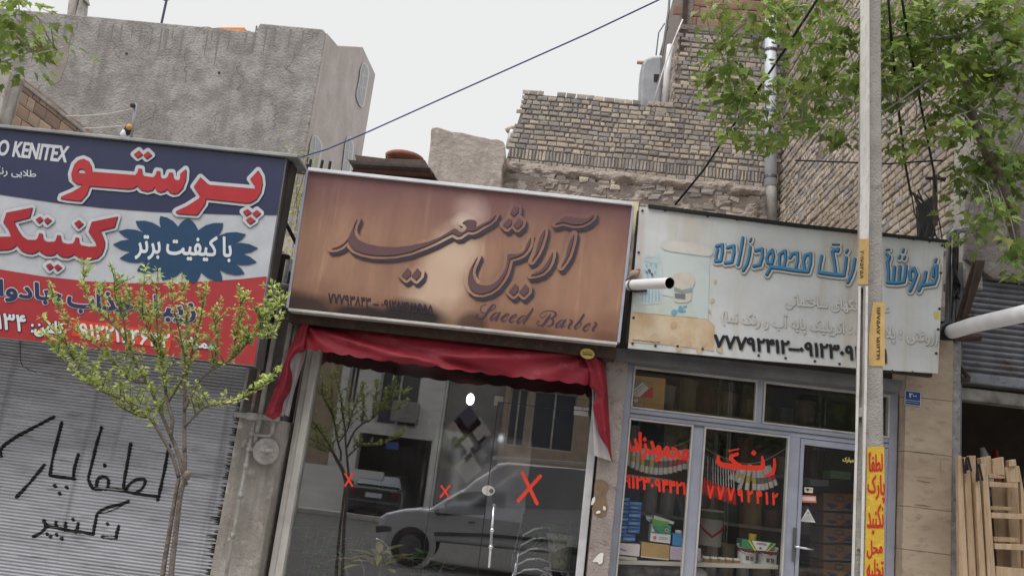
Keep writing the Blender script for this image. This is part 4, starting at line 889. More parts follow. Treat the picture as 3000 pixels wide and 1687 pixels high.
for i in range(44):
    a = g.uniform(0,6.283); L = g.uniform(.15,.42); pts = [(q[0],.6,q[2]+.15)]
    for k in range(1, 7): f = k/6; pts.append((q[0]+math.cos(a)*.24*min(1,f*1.6)*(.6+L), .6+math.sin(a)*.2*min(1,f*1.6)*(.6+L), q[2]+.15+.12*math.sin(f*3.1)-L*f*f))
    for p_, n_ in zip(pts[:-1], pts[1:]):
        for s_ in (-1,1): leaf_blade(b, p_, (s_*.8+g.uniform(-.3,.3), g.uniform(-.6,.6), -.4), (0,0,1), .055, .016)
b.build('fronds', m_pot, t)
MB().lathe([(.07,-.12),(.115,.12),(.125,.12),(.125,.15),(.10,.15),(.09,.05)], q, 16).build('pot', plain(190,190,178), t, smooth=False)
b = MB(); b.lathe([(.12,-.135),(.12,-.125)], q, 16)
for s_ in (-1,1):
    x = q[0]+s_*.09; b.tube([(x,.58,q[2]-.13),(x+s_*.02,.58,q[2]-.3),(x,.58,.14)], .008, 6)
    b.tube([(x+s_*.02+.035*math.cos(a*.5)*(1-a/16), .57, q[2]-.2+.035*math.sin(a*.5)*(1-a/16)) for a in range(14)], .006, 6)
b.build('iron_stand', plain(170,170,172,.4,.5), t)
for i, (x, y, Yd, r) in enumerate(((1020,1640,1.5,.17),(1100,1600,1.9,.17),(970,1650,1.2,.17))):
    q = P(x, y, Yd); tag(MB().tube([(q[0]+r*math.cos(a/20*6.283), Yd+.03*math.sin(a), q[2]-.1+r*1.25*math.sin(a/20*6.283)) for a in range(4, 17)][::1] if False else [(q[0]+r*math.cos(R(a)), Yd, q[2]-.15+r*1.3*math.sin(R(a))) for a in range(-10,200,14)], .011, 8).build('chrome_hoop', m_chrome, loc=(q[0],Yd,q[2]), smooth=True), ('chrome chair hoop showing between the plants, the middle of three','chrome chair hoop showing between the plants, farthest right and back','chrome chair hoop showing between the plants, lowest and leftmost')[i], 'hoop')
# ================================================================== paint shop sign
YP = -.30
m_ps = mat('weathered white board', S(214,218,221), S(198,200,200), scale=2.4, rough=.42, spec=.45, streak=(S(188,170,142),3.2,.5,.78))
t = thing('paint_shop_sign', 'weathered white paint shop sign with blue Persian lettering and a faded picture of paint pots', 'sign', (1.7,YP,2.65))
pq = [(1874,606),(1990,612),(2300,655),(2450,672),(2766,705),(2748,1093),(2520,1078),(2240,1056),(1840,1019)]
MB().ppx(pq, YP, .03).build('board', m_ps, t)
MB().box(.50,2.80,YP+.031,YP+.09,2.68,3.74).build('backing_box', m_dark, t)
MB().prism([P(1900,598,YP-.02), P(2340,655,YP-.02), P(2775,702,YP-.02), P(2785,716,YP-.02), P(2766,709,YP-.02), P(2330,664,YP-.02), P(1900,608,YP-.02)], (0,.16,0)).build('top_trim', m_black, t)
m_riv = plain(76,56,48)
for x, y in ((1882,618),(1948,617),(2073,634),(2159,644),(2242,653),(2320,662),(2410,671),(2498,682),(2633,697),(2676,702),(2723,708),(2760,720),(2755,800),(2752,905),(2748,965),(2742,1035),(2673,1091),(2613,1087),(2459,1066),(2387,1058),(2301,1049),(2222,1041),(2058,1022),(1985,1014),(1920,1013),(1853,1006),(1856,931),(1871,740),(1864,665)):
    MB().lathe([(.011,-.006),(.008,-.010),(.002,-.011)], P(x, y, YP-.0005), 8, axis='Y').build('rivet', m_riv, t)
pl = onY(YP-.004)
zz = Z(1800,700,4.025)
def pr(name, m, pts, dy=0, smooth=False, grow=0): return Ink().poly(zz(pts), smooth).put(name, m, t, onY(YP-.004-dy), 1.4, grow)
m_cy = mat('faded cyan print', S(194,209,211), S(206,212,208), S(184,204,210), scale=2, rough=.42)
pr('printed_wall', m_cy, [(560,15),(760,40),(1130,70),(1105,945),(985,935),(900,730),(560,660),(400,520),(440,250)], 0)
pr('printed_floor', plain(204,212,204,.42), [(250,640),(560,668),(905,735),(985,930),(210,860),(225,690)], .002)
pr('stain_cream', mat('stained cream', S(212,196,172), S(196,166,130), scale=5, rough=.45), [(205,862),(600,890),(1110,950),(1180,1020),(1170,1320),(900,1280),(560,1240),(170,1215),(185,1000)], 0)
pr('printed_roller', plain(218,215,209,.42), [(585,40),(800,30),(1120,95),(1130,200),(900,180),(585,125)], .004, True)
pr('printed_can', plain(196,210,214,.42), [(350,230),(450,205),(550,225),(560,720),(500,760),(400,770),(310,730)], .004, True)
k = Ink()
for i in range(6): k.stroke(zz.w([(335+i*38,600+abs(i-2.5)*2,16),(328+i*40,745-abs(i-2.5)*9,16)]))
for a in ([(350,260,5),(450,285,5),(545,285,4)],[(352,225,4),(450,215,4),(545,228,4)],[(300,640,5),(360,660,6),(400,600,5)]): k.stroke(zz.w(a))
for x, y, w in ((380,310,34),(430,300,26),(490,310,34),(390,420,30),(450,440,36),(480,390,30),(360,370,24)): k.stroke(zz.w([(x,y,w),(x+6,y+22,w*.7)]))
k.put('printed_can_pattern', plain(158,190,206,.42), t, onY(YP-.010), 1.0)
k = Ink()
for x, y, w in ((410,370,34),(440,410,26),(380,385,18)): k.stroke(zz.w([(x,y,w),(x+8,y+16,w*.8)]))
k.put('printed_can_motif', plain(96,104,116,.42), t, onY(YP-.0125), 1.0)
pr('printed_bucket', plain(212,206,194,.42), [(690,440),(740,405),(860,400),(935,440),(945,520),(915,590),(900,720),(810,750),(710,730),(705,600),(688,510)], .006, True)
pr('printed_bucket_band', plain(150,162,164,.42), [(705,565),(800,600),(915,575),(912,625),(805,640),(708,610)], .0085)
pr('printed_bucket_label', plain(120,126,134,.42), [(712,640),(838,650),(835,710),(718,695)], .0085)
k = Ink()
for a in ([(700,862,60),(712,858,58)],[(760,840,30),(800,850,24),(835,848,18)],[(775,805,36),(800,830,30)],[(820,800,22),(850,790,16)]): k.stroke(zz.w(a))
k.put('printed_splash', plain(112,172,206,.42), t, onY(YP-.010), 1.0)
k = Ink(); g = random.Random(4)
for x, y, r in ((690,1190,60),(880,1235,40),(1050,1220,60),(700,1010,50),(1160,720,26),(1190,500,20),(480,1170,70),(1240,1300,50),(1120,850,20),(760,1290,40),(1000,1320,44)): k.stroke(zz.w([(x,y,r*1.6),(x+g.uniform(-20,20),y+20,r)]))
k.put('rust_stains', mat('rust stain', S(192,164,132), S(204,184,156), scale=9, rough=.5), t, onY(YP-.0065), 1.2)
k = Ink(); x = 205
while x < 535: k.stroke(zz.w([(x,1190+(x-205)*.09+g.uniform(-6,6),5),(x+g.uniform(8,18),1190+(x-205)*.09+g.uniform(-9,9),6)])); x += 15
k.put('maker_line', plain(64,58,54), t, onY(YP-.0065), .8)
pr('yellow_mark', plain(226,206,86), [(0,0)]*3 if False else [((2738-1800)*4.025,(915-700)*4.025),((2752-1800)*4.025,(916-700)*4.025),((2751-1800)*4.025,(934-700)*4.025),((2740-1800)*4.025,(932-700)*4.025)], 0, True)
zz = Z(2060,660,5.3667); k = Ink()
def bs(pts, w=46): k.stroke(zz.w([(a, b_, w) for a, b_ in pts]), smooth=False)
for s_ in ([(210,325),(300,300),(300,430),(275,555),(195,562),(200,480),(222,380)],[(380,350),(480,318),(482,440),(450,575),(345,588)],[(622,195),(590,400),(545,612)],[(738,345),(720,480),(690,600),(628,705)],[(825,395),(928,368),(925,500),(890,620),(795,640)],
  [(1085,385),(1105,480),(1080,595),(1015,590),(995,520),(1030,440),(1085,385)],[(1060,640),(1045,690),(1000,768)],[(1200,640),(1195,530),(1205,450),(1290,400),(1295,520),(1270,640)],[(1365,505),(1400,445),(1480,430),(1482,540),(1460,650)],[(1590,690),(1575,560),(1605,470),(1690,440),(1685,600),(1655,700)]): bs(s_)
bs([(1060,655),(1200,665),(1350,690),(1500,710),(1645,722)], 56)
bs([(1862,480),(1835,620),(1820,735)]); bs([(1825,735),(1950,755),(2100,775),(2210,780)], 58); bs([(2085,760),(2060,560),(2030,410),(2125,370)]); bs([(2125,370),(2115,405)], 40); bs([(2035,300),(2138,300)], 24); bs([(2250,505),(2235,650),(2212,770)])
bs([(2385,525),(2360,680),(2320,800),(2272,895)]); bs([(752,210),(736,250)], 32); bs([(2272,385),(2248,425)], 36)
k_first = k; k = Ink()
zz = Z(2000,562,2.576)
for s_ in ([(1890,635),(1893,575),(1918,555),(1915,640),(1898,690),(1830,700),(1800,705)],[(1835,605),(1825,660),(1800,700),(1782,742)],[(1745,575),(1765,620),(1748,668),(1718,658),(1714,605),(1745,575)],[(1748,668),(1732,710),(1716,744)],[(1685,558),(1680,620),(1668,678),(1620,686),(1545,682)],[(1640,562),(1632,670)],[(1598,567),(1590,670)],[(1545,530),(1552,600),(1550,675)],[(1540,470),(1560,490),(1545,530)]): bs(s_, 23)
for s_ in ([(1913,508),(1906,528)],[(1667,432),(1661,452)],[(1640,482),(1633,500)],[(1678,488),(1671,504)]): bs(s_, 17)
bs([(1535,438),(1560,434)], 11)
for k in (k_first, k): lay(k, [('letter_shadow', plain(150,142,136,.45), 6.2, (3,5)),('letter_halo', plain(222,220,214,.42), 4.6, (1.8,3)),('letters_dark', plain(38,84,128,.4), .9, (.6,1.2)),('letters', plain(78,146,192,.4), -1.0, (-.8,-1.2))], t, YP-.004, .003, 1.2)
text_l = ((zz([(775,750),(1560,835),(1560,930),(775,880)]), 'عرضه رنگهای ساختمانی'), (zz([(295,880),(1925,1030),(1925,1175),(295,1010)]), '(روغنی ؛ پلاستیک ؛ اکریلیک پایه آب و رنگ نما)'))
for q, s_ in text_l:
    lay(text_ink(s_, q), [('faded_shadow', plain(172,167,162,.45), .9, (1.5,2.2)),('faded_text', plain(214,213,210,.42), 1.1, (0,0))], t, YP-.004, .003, 1.0)
lay(text_ink('۷۷۷۹۲۴۱۲–۰۹۱۲۳۰۹۴۴۲۱', zz([(240,1078),(1540,1185),(1535,1290),(236,1168)])), [('digit_shadow', plain(170,164,158,.45), 2.2, (2.5,3)),('phone_digits', plain(36,38,46,.4), 2.2, (0,0))], t, YP-.004, .003, 1.0)
MB().box(.44,2.64,-.12,.06,2.565,2.655).build('underside_beam', mat('grey beam', S(120,118,122), S(96,93,96), scale=3, rough=.6), t, bevel=.004)

# ================================================================== paint shop front
t = thing('paint_storefront', 'grey aluminium paint shop front with clear panes, a door and red stuck on lettering', 'shop front', (1.6,.15,.13))
fr = MB()
def fbar(x0, x1, z0, z1, y=.10, e=.0): return MB().box(x0, x1, y+e, .2, z0, z1).build('frame_bar', m_alu, t, bevel=.003)
fbar(.562,.615,.14,2.60); fbar(2.63,2.695,.14,2.60); fbar(.615,2.63,2.150,2.225); fbar(1.120,1.205,.14,2.150,.10,.004); fbar(1.868,1.955,.14,2.150,.10,.004); fbar(1.598,1.648,2.225,2.60,.10,.004); fbar(.615,2.63,2.56,2.60,.10,.006); fbar(.615,2.63,.14,.2,.10,.006)
pn = lambda x0, x1, z0, z1, nm='pane', y=GL: MB().add([(x0,y,z0),(x1,y,z0),(x1,y,z1),(x0,y,z1)], [(0,1,2,3)]).build(nm, g_shop, t)
def trim(x0, x1, z0, z1, par=None, y=.086):                      # raised glazing beads round a pane
    b = MB(); w = .014
    b.box(x0,x1,y,.14,z0,z0+w).box(x0,x1,y,.14,z1-w,z1).box(x0,x0+w,y,.14,z0+w,z1-w).box(x1-w,x1,y,.14,z0+w,z1-w)
    return b.build('glazing_bead', m_aluw, par or t, bevel=.002)
for r_ in ((.615,1.598,2.225,2.56),(1.648,2.63,2.225,2.56),(.615,1.120,.2,2.150),(1.205,1.868,.2,2.150)): pn(*r_); trim(*r_)
MB().box(.617,1.866,.093,.1,2.14,2.155).box(.617,2.628,.09,.1,2.183,2.190).build('groove_strip', m_steel, t)
d = pn(1.985,2.60,.25,2.10,'door')
b = MB(); b.box(1.957,1.985,.095,.17,.16,2.145).box(2.60,2.628,.095,.17,.16,2.145).box(1.985,2.60,.095,.17,2.10,2.145).box(1.985,2.60,.095,.17,.16,.25)
b.build('door_frame', m_alu, d, bevel=.003)
q = P(2331,1600,.09)
b = MB(); b.box(q[0]-.024,q[0]+.0,.083,.094,q[2]-.11,q[2]+.14).build('lock_plate', m_steel, d, bevel=.004)
MB().tube([(q[0]-.012,.085,q[2]),(q[0]-.012,.04,q[2]),(q[0]+.01,.035,q[2]),(q[0]+.115,.035,q[2]-.005)], .010, 10).build('handle', m_chrome, d, smooth=True)
m_vr = plain(236,62,42,.45); YV = GL-.005
zz = Z(1780,1040,4.5286)
text_ink('محمودزاده', zz([(235,1000),(1072,1130),(1068,1470),(232,1335)])).put('red_lettering', m_vr, t, onY(YV), 1.0, 3.0)
zz = Z(2000,1124,2.574); k = Ink()
for s_ in ([(692,568,20),(694,620,26),(680,672,30),(630,692,20),(618,694,6)],[(268,545,20),(266,590,34),(300,612,40),(370,620,42),(450,628,40),(530,634,40),(600,632,40)],[(600,548,14),(605,590,30),(604,632,36)],[(440,622,30),(395,595,32),(360,560,30),(375,540,28)],[(362,545,26),(412,528,26)],[(350,506,12),(422,490,12)]): k.stroke(zz.w(s_), smooth=False)
k.poly(zz([(535,496),(560,520),(538,545),(512,522)]))
k.put('red_lettering', m_vr, t, onY(YV), 1.0)
zz = Z(1780,1360,4.4304)
text_ink('۰۹۱۲۳۰۹۴۴۲۱', zz([(178,128),(1012,240),(1006,388),(172,285)])).put('red_digits', m_vr, t, onY(YV), .9, 2.0)
text_ink('۷ ۷ ۷ ۹ ۲ ۴ ۱ ۲', zz([(1295,270),(2205,375),(2198,525),(1292,432)])).put('red_digits', m_vr, t, onY(YV), .9, 2.0)
zz = Z(2300,1250,3.3167)
def stick(name, m, pts, parent=d, dy=.005, sm=False): return Ink().poly(zz(pts), sm).put(name, m, parent, onY(GL-dy), .7)
stick('sticker', plain(226,222,214), [(186,585),(272,588),(270,642),(190,636)]); stick('sticker_mark', plain(50,44,40), [(200,596),(240,598),(222,628)], d, .008); stick('sticker_mark', plain(214,176,80), [(245,600),(264,602),(262,618),(243,616)], d, .008)
stick('sticker', plain(228,128,110), [(152,660),(300,668),(306,735),(160,730)]); stick('sticker_panel', plain(240,214,206), [(166,676),(294,682),(294,718),(168,714)], d, .008)
stick('sticker', plain(222,222,222), [(222,790),(296,928),(148,915)]); stick('sticker_mark', plain(80,88,100), [(212,828),(236,830),(232,840),(216,838)], d, .008)
k = Ink()
for i in range(5): k.stroke(zz.w([(205-i*9,852+i*12,3),(243+i*9,855+i*12,3)]))
k.put('sticker_lines', plain(150,152,158), d, onY(GL-.008), .7)
text_ink('مبارک', zz([(560,292),(668,300),(666,352),(562,345)])).put('gold_lettering', plain(222,196,110), d, onY(GL-.005), .6, .9)

# ------------------------------------------------------------------ goods in the paint shop window
YD = .30                                                         # plane of the front of the window display
def at(zx, pts, Y): return [P(p[0], p[1], Y) for p in zx(pts)]
def carton(name, label, pts, Y, d, m, cat='box', group=None, bevel=.004):
    q = [P(p[0], p[1], Y) for p in pts]; t = MB().prism(q, (0,d,0)).build(name, m, loc=q[-1], bevel=bevel); return tag(t, label, cat, group)
zz = Z(1780,1360,4.4304)
sh = thing('display_shelf', 'long pale display shelf across the paint shop window carrying the goods', 'shelf', (1.2,.5,1.0))
a = P(*zz([(65,1225)])[0], YD); c = P(*zz([(2225,1335)])[0], YD)
MB().prism([(.60,.26,a[2]-.005),(1.875,.26,c[2]+.02),(1.875,.26,c[2]-.012),(.60,.26,a[2]-.035)], (0,.5,0)).build('board', plain(196,188,176), sh, bevel=.003)
MB().box(.62,.64,.5,.52,.14,a[2]-.02).box(1.85,1.87,.5,.52,.14,a[2]-.02).box(1.84,1.86,.28,.3,.14,a[2]).build('leg', m_alu, sh)
m_bb = [plain(70,132,206,.45), plain(86,148,216,.45), plain(58,118,192,.45)]
rows_ = [(435,478,142,285),]
yb = [515,560,612,660,705,752,800,850,900,945,988]
LB = 'blue carton in the two column stack of thin blue boxes behind the paint shop window'
GB = 'thin blue boxes stacked in the paint shop window'
tag_lines = plain(216,206,150)
def bluebox(x0, x1, y0, y1, i, top=False):
    sl = .055
    pts = [(x0,y0),(x1,y0+(x1-x0)*sl),(x1-4,y1+(x1-x0)*sl),(x0-3,y1)]
    o = carton('blue_carton', 'single blue carton lying on top of the left blue stack' if top else LB, zz(pts), YD+.03*(i % 2), .20, m_bb[i % 3], 'box', None if top else GB)
    k = Ink(); mx_ = (x0+x1)/2; my_ = (y0+y1)/2+4
    k.stroke(zz.w([(mx_-40,my_-1,6),(mx_+30,my_+3,6)])); k.put('label_strip', tag_lines, o, onY(YD+.03*(i % 2)-.002), .9)
bluebox(143,285,425,472,1,True)
for i in range(10):
    y0 = 480+i*51; dx = -i*3.5
    bluebox(140+dx,283+dx-(60 if i > 7 else 0),y0,y0+45,i); bluebox(287+dx-(60 if i > 7 else 0),443+dx-(50 if i > 7 else 0),y0+2,y0+46,i+1)
o = carton('pink_white_box', 'white and pink carton under the blue boxes in the paint shop window', zz([(82,1010),(425,1035),(412,1195),(75,1160)]), YD, .22, mat('pinkish carton', S(226,206,208), S(232,224,222), scale=3, rough=.5))
Ink().poly(zz([(155,1085),(245,1110),(240,1125),(160,1100)])).put('blue_mark', plain(80,130,200), o, onY(YD-.003), .8); Ink().poly(zz([(85,1040),(125,1045),(122,1100),(82,1092)])).put('logo_panel', plain(226,228,232), o, onY(YD-.003), .8)
carton('paper_pad', 'stack of cream paper pads sticking out of the shelf at the left jamb', zz([(66,1178),(385,1210),(382,1250),(66,1222)]), YD-.02, .25, plain(214,206,192)); carton('paper_pad', 'lowest cream paper pad under the shelf edge at the left jamb', zz([(64,1232),(384,1265),(382,1288),(64,1256)]), YD-.03, .25, plain(206,198,184))
o = carton('brown_carton', 'plain brown carton on the shelf under the green and white carton', zz([(440,1005),(808,1045),(800,1240),(430,1200)]), YD, .26, mat('kraft card', S(196,160,104), S(180,144,92), scale=6, rough=.8)); Ink().poly(zz([(430,1182),(796,1222),(796,1242),(428,1200)])).put('card_edge', plain(222,214,204), o, onY(YD-.003), .8)
t = tag(MB().ppx(zz([(568,770),(828,795),(812,1028),(552,992)]), YD+.02, .16).build('green_white_carton', plain(232,232,234,.4), loc=P(1930,1590,YD), bevel=.003), 'white carton with a green upper half standing open on the brown carton', 'box')
Ink().poly(zz([(570,772),(828,798),(820,908),(562,882)])).put('green_panel', plain(64,150,106,.4), t, onY(YD+.016), .8)
Ink().poly(zz([(590,790),(640,850),(700,890),(650,888),(612,850),(585,820)])).put('tool_picture', plain(80,92,120), t, onY(YD+.0125), .8); Ink().poly(zz([(575,790),(620,840),(600,870),(566,870)])).put('picture_ground', plain(196,206,206), t, onY(YD+.013), .8)
Ink().stroke(zz.w([(768,848,50),(770,850,50)])).put('round_badge', plain(196,204,200), t, onY(YD+.0125), .8); Ink().stroke(zz.w([(768,848,30),(770,850,30)])).put('badge_core', plain(150,70,96), t, onY(YD+.0095), .8)
Ink().stroke(zz.w([(612,945,44),(614,947,44)])).put('round_badge', plain(226,120,96), t, onY(YD+.016), .8)
k = Ink()
for y in (940,962): k.stroke(zz.w([(670,y,9),(780,y+10,9)]))
k.put('print_lines', plain(190,182,190), t, onY(YD+.016), .8)
MB().ppx(zz([(585,705),(800,745),(790,790),(580,765)]), YD+.03, .12).build('inner_flap', plain(112,172,52), t, bevel=.003); MB().ppx(zz([(605,655),(868,742),(850,778),(595,702)]), YD+.10, .01).build('lid_flap', plain(230,232,234), t)
b = MB()
for i in range(7): p = zz([(500+i*12,655+(i % 3)*12),(520+i*9,700),(545+i*6,742)]); b.tube([P(*p[0],YD+.05+.01*i),P(*p[1],YD+.03+.012*i),P(*p[2],YD+.05+.01*i)], [.004,.012,.006], 5)
tag(b.build('plastic_bag', mat('crumpled film', S(226,230,234), rough=.25, transl=.5), loc=P(1895,1520,YD), smooth=True), 'scrunched clear plastic bag beside the blue stack', 'bag')
carton('blue_tin', 'sky blue square tin with a white lid on the lilac carton', zz([(848,890),(970,905),(965,1060),(842,1048)]), YD+.02, .12, plain(76,150,204,.4)); 
q = P(*zz([(920,870)])[0], YD+.08); tag(MB().lathe([(.026,-.012),(.028,0),(.024,.012)], q, 16).build('tape_roll', plain(232,230,224,.4), loc=q), 'round white roll of tape lying on the sky blue tin', 'tape')
carton('lilac_carton', 'lilac carton on the shelf behind the first window mullion', zz([(815,1060),(1215,1090),(1205,1262),(806,1232)]), YD, .2, plain(206,188,208))
j = None
for i in range(5):
    q = P(*zz([(1275+i*100,1235+i*7)])[0], YD+.05)
    jt = thing('small_jar', 'small brown jar with a cream lid in the row of five on the display shelf', 'jar', (q[0],q[1],q[2]-.028), 'row of small brown jars') if j is None else None
    if j is None:
        j = jt; MB().lathe([(.025,.0),(.027,.004),(.027,.036),(.025,.040)], j.location, 18).build('glass_body', mat('brown jar', S(168,128,84), S(150,112,72), scale=8, rough=.3), j); MB().lathe([(.028,.040),(.029,.042),(.029,.053),(.027,.056)], j.location, 18).build('lid', plain(232,226,212,.4), j)
    else: dup(j, (q[0],q[1],q[2]-.028))
def bucket(px, py, label, r=.078, h=.160):
    q = P(*zz([(px,py)])[0], YD+.12); t = thing('paint_bucket', label, 'bucket', q)
    MB().lathe([(r*.86,0),(r*.88,.004),(r*.97,h*.86),(r*1.04,h*.87),(r*1.05,h*.97),(r*1.01,h),(r*.9,h)], q, 28).build('tub', plain(236,236,238,.35), t)
    MB().lathe([(r*.955,h*.62),(r*.968,h*.62+.002),(r*.98,h*.78),(r*.97,h*.78)], q, 28).build('red_band', plain(186,46,52,.4), t)
    k = MB(); 
    for s_ in (-.3,.15): k.box(q[0]+s_*r,q[0]+s_*r+.026,q[1]-r*.965,q[1]-r*.9,q[2]+h*.25,q[2]+h*.45)
    k.build('label_print', plain(120,90,84), t)
    MB().tube([(q[0]+r*1.06*math.cos(R(a)), q[1]-.02-.07*abs(math.sin(R(a))), q[2]+h*.82-.06*math.sin(R(a))*.6) for a in range(0,181,20)], .004, 6).build('wire_handle', m_chrome, t, smooth=True)
bucket(1800,1300,'white paint bucket half hidden on the left of the pair on the shelf'); bucket(2065,1330,'white paint bucket on the right of the pair, nearer the door')
t = tag(MB().ppx(zz([(1745,965),(2180,1020),(2170,1122),(1905,1112),(1738,1070)]), YD+.0, .2).build('green_yellow_carton', plain(56,142,98,.4), loc=P(2220,1600,YD), bevel=.003), 'green carton with a white panel and yellow stripes on the two white buckets', 'box')
Ink().poly(zz([(1870,985),(2120,1015),(2050,1118),(1935,1112)])).put('white_panel', plain(232,232,228,.4), t, onY(YD-.003), .8)
k = Ink().stroke(zz.w([(1835,985,18),(1915,1110,20)])).stroke(zz.w([(2170,1030,18),(2075,1118,20)])); k.put('yellow_stripes', plain(226,206,60,.4), t, onY(YD-.006), .8)
k = Ink().stroke(zz.w([(1940,1015,8),(2060,1028,8)])).stroke(zz.w([(1930,1030,6),(2065,1045,6)])); k.put('red_print', plain(200,90,96), t, onY(YD-.006), .8)
Ink().stroke(zz.w([(1978,1082,22),(1992,1084,22)])).put('oval_badge', plain(40,90,70), t, onY(YD-.006), .8)
q = P(*zz([(1878,985)])[0], YD+.07); tag(MB().lathe([(.028,0),(.03,.003),(.03,.028),(.031,.03),(.031,.05),(.028,.052)], q, 22).build('yellow_tin', plain(206,170,56,.4), loc=q), 'small yellow tin standing on the green carton', 'tin')
t = thing('large_paint_can', 'big white paint can with red and green label standing deep inside the paint shop', 'paint can', P(2065,1600,1.3)); q = P(*zz([(1325,960)])[0], 1.3)
MB().lathe([(.108,-.06),(.108,.23),(.112,.24),(.112,.255),(.1,.255)], q, 24).build('can', plain(206,204,200,.4), t); MB().lathe([(.109,.17),(.1105,.172),(.1105,.238),(.109,.239)], q, 24).build('green_band', plain(40,92,60,.4), t)
pt = [(q[0]+.109*math.sin((i-4)*.33), q[1]-.109*math.cos((i-4)*.33), q[2]+.02+.10*abs(i-4)/4) for i in range(9)]
MB().tube([(p[0],p[1],p[2]) for p in pt], .012, 6).build('red_swoosh', plain(190,44,44), t)
b = MB()
for i, (x, y, r) in enumerate(((300,1340,.11),(560,1330,.10),(820,1350,.09),(430,1400,.1))): b.ball(P(*zz([(x,y)])[0], .6), r, 8, (1.2,.8,.9))
tag(b.build('wrapped_goods', mat('dark wrapped film', S(120,116,120), S(78,74,78), scale=7, rough=.2, spec=.8), loc=(.8,.6,.8), smooth=True), 'dark film wrapped bundles stored under the display shelf', 'bundle')
tag(MB().ball(P(*zz([(1180,1420)])[0], .5), .07, 8, (1,.8,.7)).build('white_bundle', plain(216,214,214), loc=P(2045,1680,.5), smooth=True), 'white cloth bundle below the shelf right of the first mullion', 'bundle')
# hanging rollers and brushes
def hanging(name, label, group, items, Y):
    for i, (p0, p1, r, kind) in enumerate(items):
        a, c = Vector(P(*p0, Y+.012*(i % 2))), Vector(P(*p1, Y+.012*(i % 2)))
        t = thing(name, label, name.replace('_', ' '), tuple(c), group)
        if kind == 'roller':
            MB().tube([a, c], r, 12).build('sleeve', roller_m[i % 5], t, smooth=False)
            MB().tube([a+(c-a)*.45, a+(c-a)*.72], r*1.03, 12).build('wrapper_band', plain(*((206,70,80),(70,140,120),(214,206,190),(196,90,110),(214,180,80))[(i*2+i//3) % 5], .4), t)
            MB().tube([a+(c-a)*1.0, a+(c-a)*1.03], r*.5, 8).build('core', plain(120,100,90), t)
        else:
            MB().tube([a, a+(c-a)*.62], .0055, 7).build('shaft', m_chrome, t); MB().tube([a+(c-a)*.62, c], [.010,.015], 8).build('handle', plain(206,40,38,.35), t, smooth=True)
roller_m = [plain(226,222,212), plain(218,214,206), plain(228,226,222), plain(212,214,218), plain(226,220,204)]
za = Z(1780,1040,4.5286); its = []
for i in range(15):
    x = 205+i*62; y0 = 1180+max(0, 150-abs(i-5)*2)*0+i*9+60*math.sin(i*.22); L = 235
    p = za([(x+25-i*1.5, 1175+i*4+55*math.sin(i*.2)),(x-5+i*1.0, 1430+i*6+110*math.sin(min(i,13)*.24))]); its.append((p[0], p[1], .019, 'roller'))
hanging('paint_roller', 'white paint roller sleeve in the row strung behind the red lettering of the left pane', 'paint rollers strung in the left pane', its, .36)
zb = Z(1780,1360,4.4304); its = []
for x0, y0, x1, y1 in ((1660,20,1600,190),(1720,40,1650,210),(1770,60,1700,235),(1800,60,1700,340),(1850,40,1805,330),(1890,60,1890,210),(1900,80,1905,330),(1950,80,1965,335),(1990,80,2020,330),(2030,80,2065,320),(2060,60,2130,300),(2090,50,2185,270)):
    p = zb([(x0,y0-40),(x1,y1)]); its.append((p[0], p[1], .017, 'roller'))
hanging('paint_roller', 'coloured label paint roller in the fanned bunch behind the red lettering of the middle pane', 'paint rollers bunched in the middle pane', its, .36)
its = []
for i in range(13):
    p = zb([(1235+i*33,-150+i*17),(1222+i*36,350+i*14 if i % 2 else 380+i*12)]); its.append((p[0], p[1], 0, 'brush'))
hanging('paint_brush', 'long steel shafted brush with a red handle hanging in the row behind the middle pane', 'red handled brushes hanging in the middle pane', its, .34)
for nm, lab, pts in (('cord', 'thin sagging string holding the rollers across the left pane', za([(190,1000),(420,1180),(700,1240),(1000,1170),(1085,1120)])), ('cord', 'thin sagging string holding the brushes across the middle pane', za([(1270,1215),(1450,1320),(1750,1430),(2050,1410),(2375,1230)]))):
    tag(MB().tube([P(*p, .355) for p in cat_(pts, 4)], .004, 5).build(nm, plain(150,130,100), loc=P(*pts[0], .355)), lab, 'string')
# carton in the fanlight
t = tag(MB().ppx(za([(240,255),(772,310),(745,722),(215,680)]), .22, .2).build('tan_carton', mat('tan print', S(190,146,88), S(176,134,80), scale=3, rough=.55), loc=P(1890,1150,.25)), 'tan printed carton with a white roof drawing standing in the fanlight', 'box')
for nm, c_, pts, dy in (('grey_panel', (150,140,122), [(245,300),(600,345),(600,400),(470,360),(280,520),(240,520)], .003), ('white_panel', (222,218,212), [(465,355),(545,440),(430,550),(250,540)], .006), ('red_triangle', (206,48,60), [(600,410),(600,568),(435,552)], .009), ('round_badge', (214,220,230), [(350,580),(400,580),(408,610),(375,630),(345,610)], .003), ('pink_print', (196,160,150), [(275,632),(465,650),(460,672),(270,655)], .003), ('blue_print', (90,120,190), [(275,668),(465,685),(462,696),(272,690)], .003)):
    Ink().poly(za(pts)).put(nm, plain(*c_, .5), t, onY(.22-dy), .8)
k = Ink().stroke(za.w([(290,540,7),(490,380,7)])).stroke(za.w([(340,545,5),(515,400,5)])); k.put('drawing_lines', plain(90,90,96), t, onY(.22-.0085), .8)
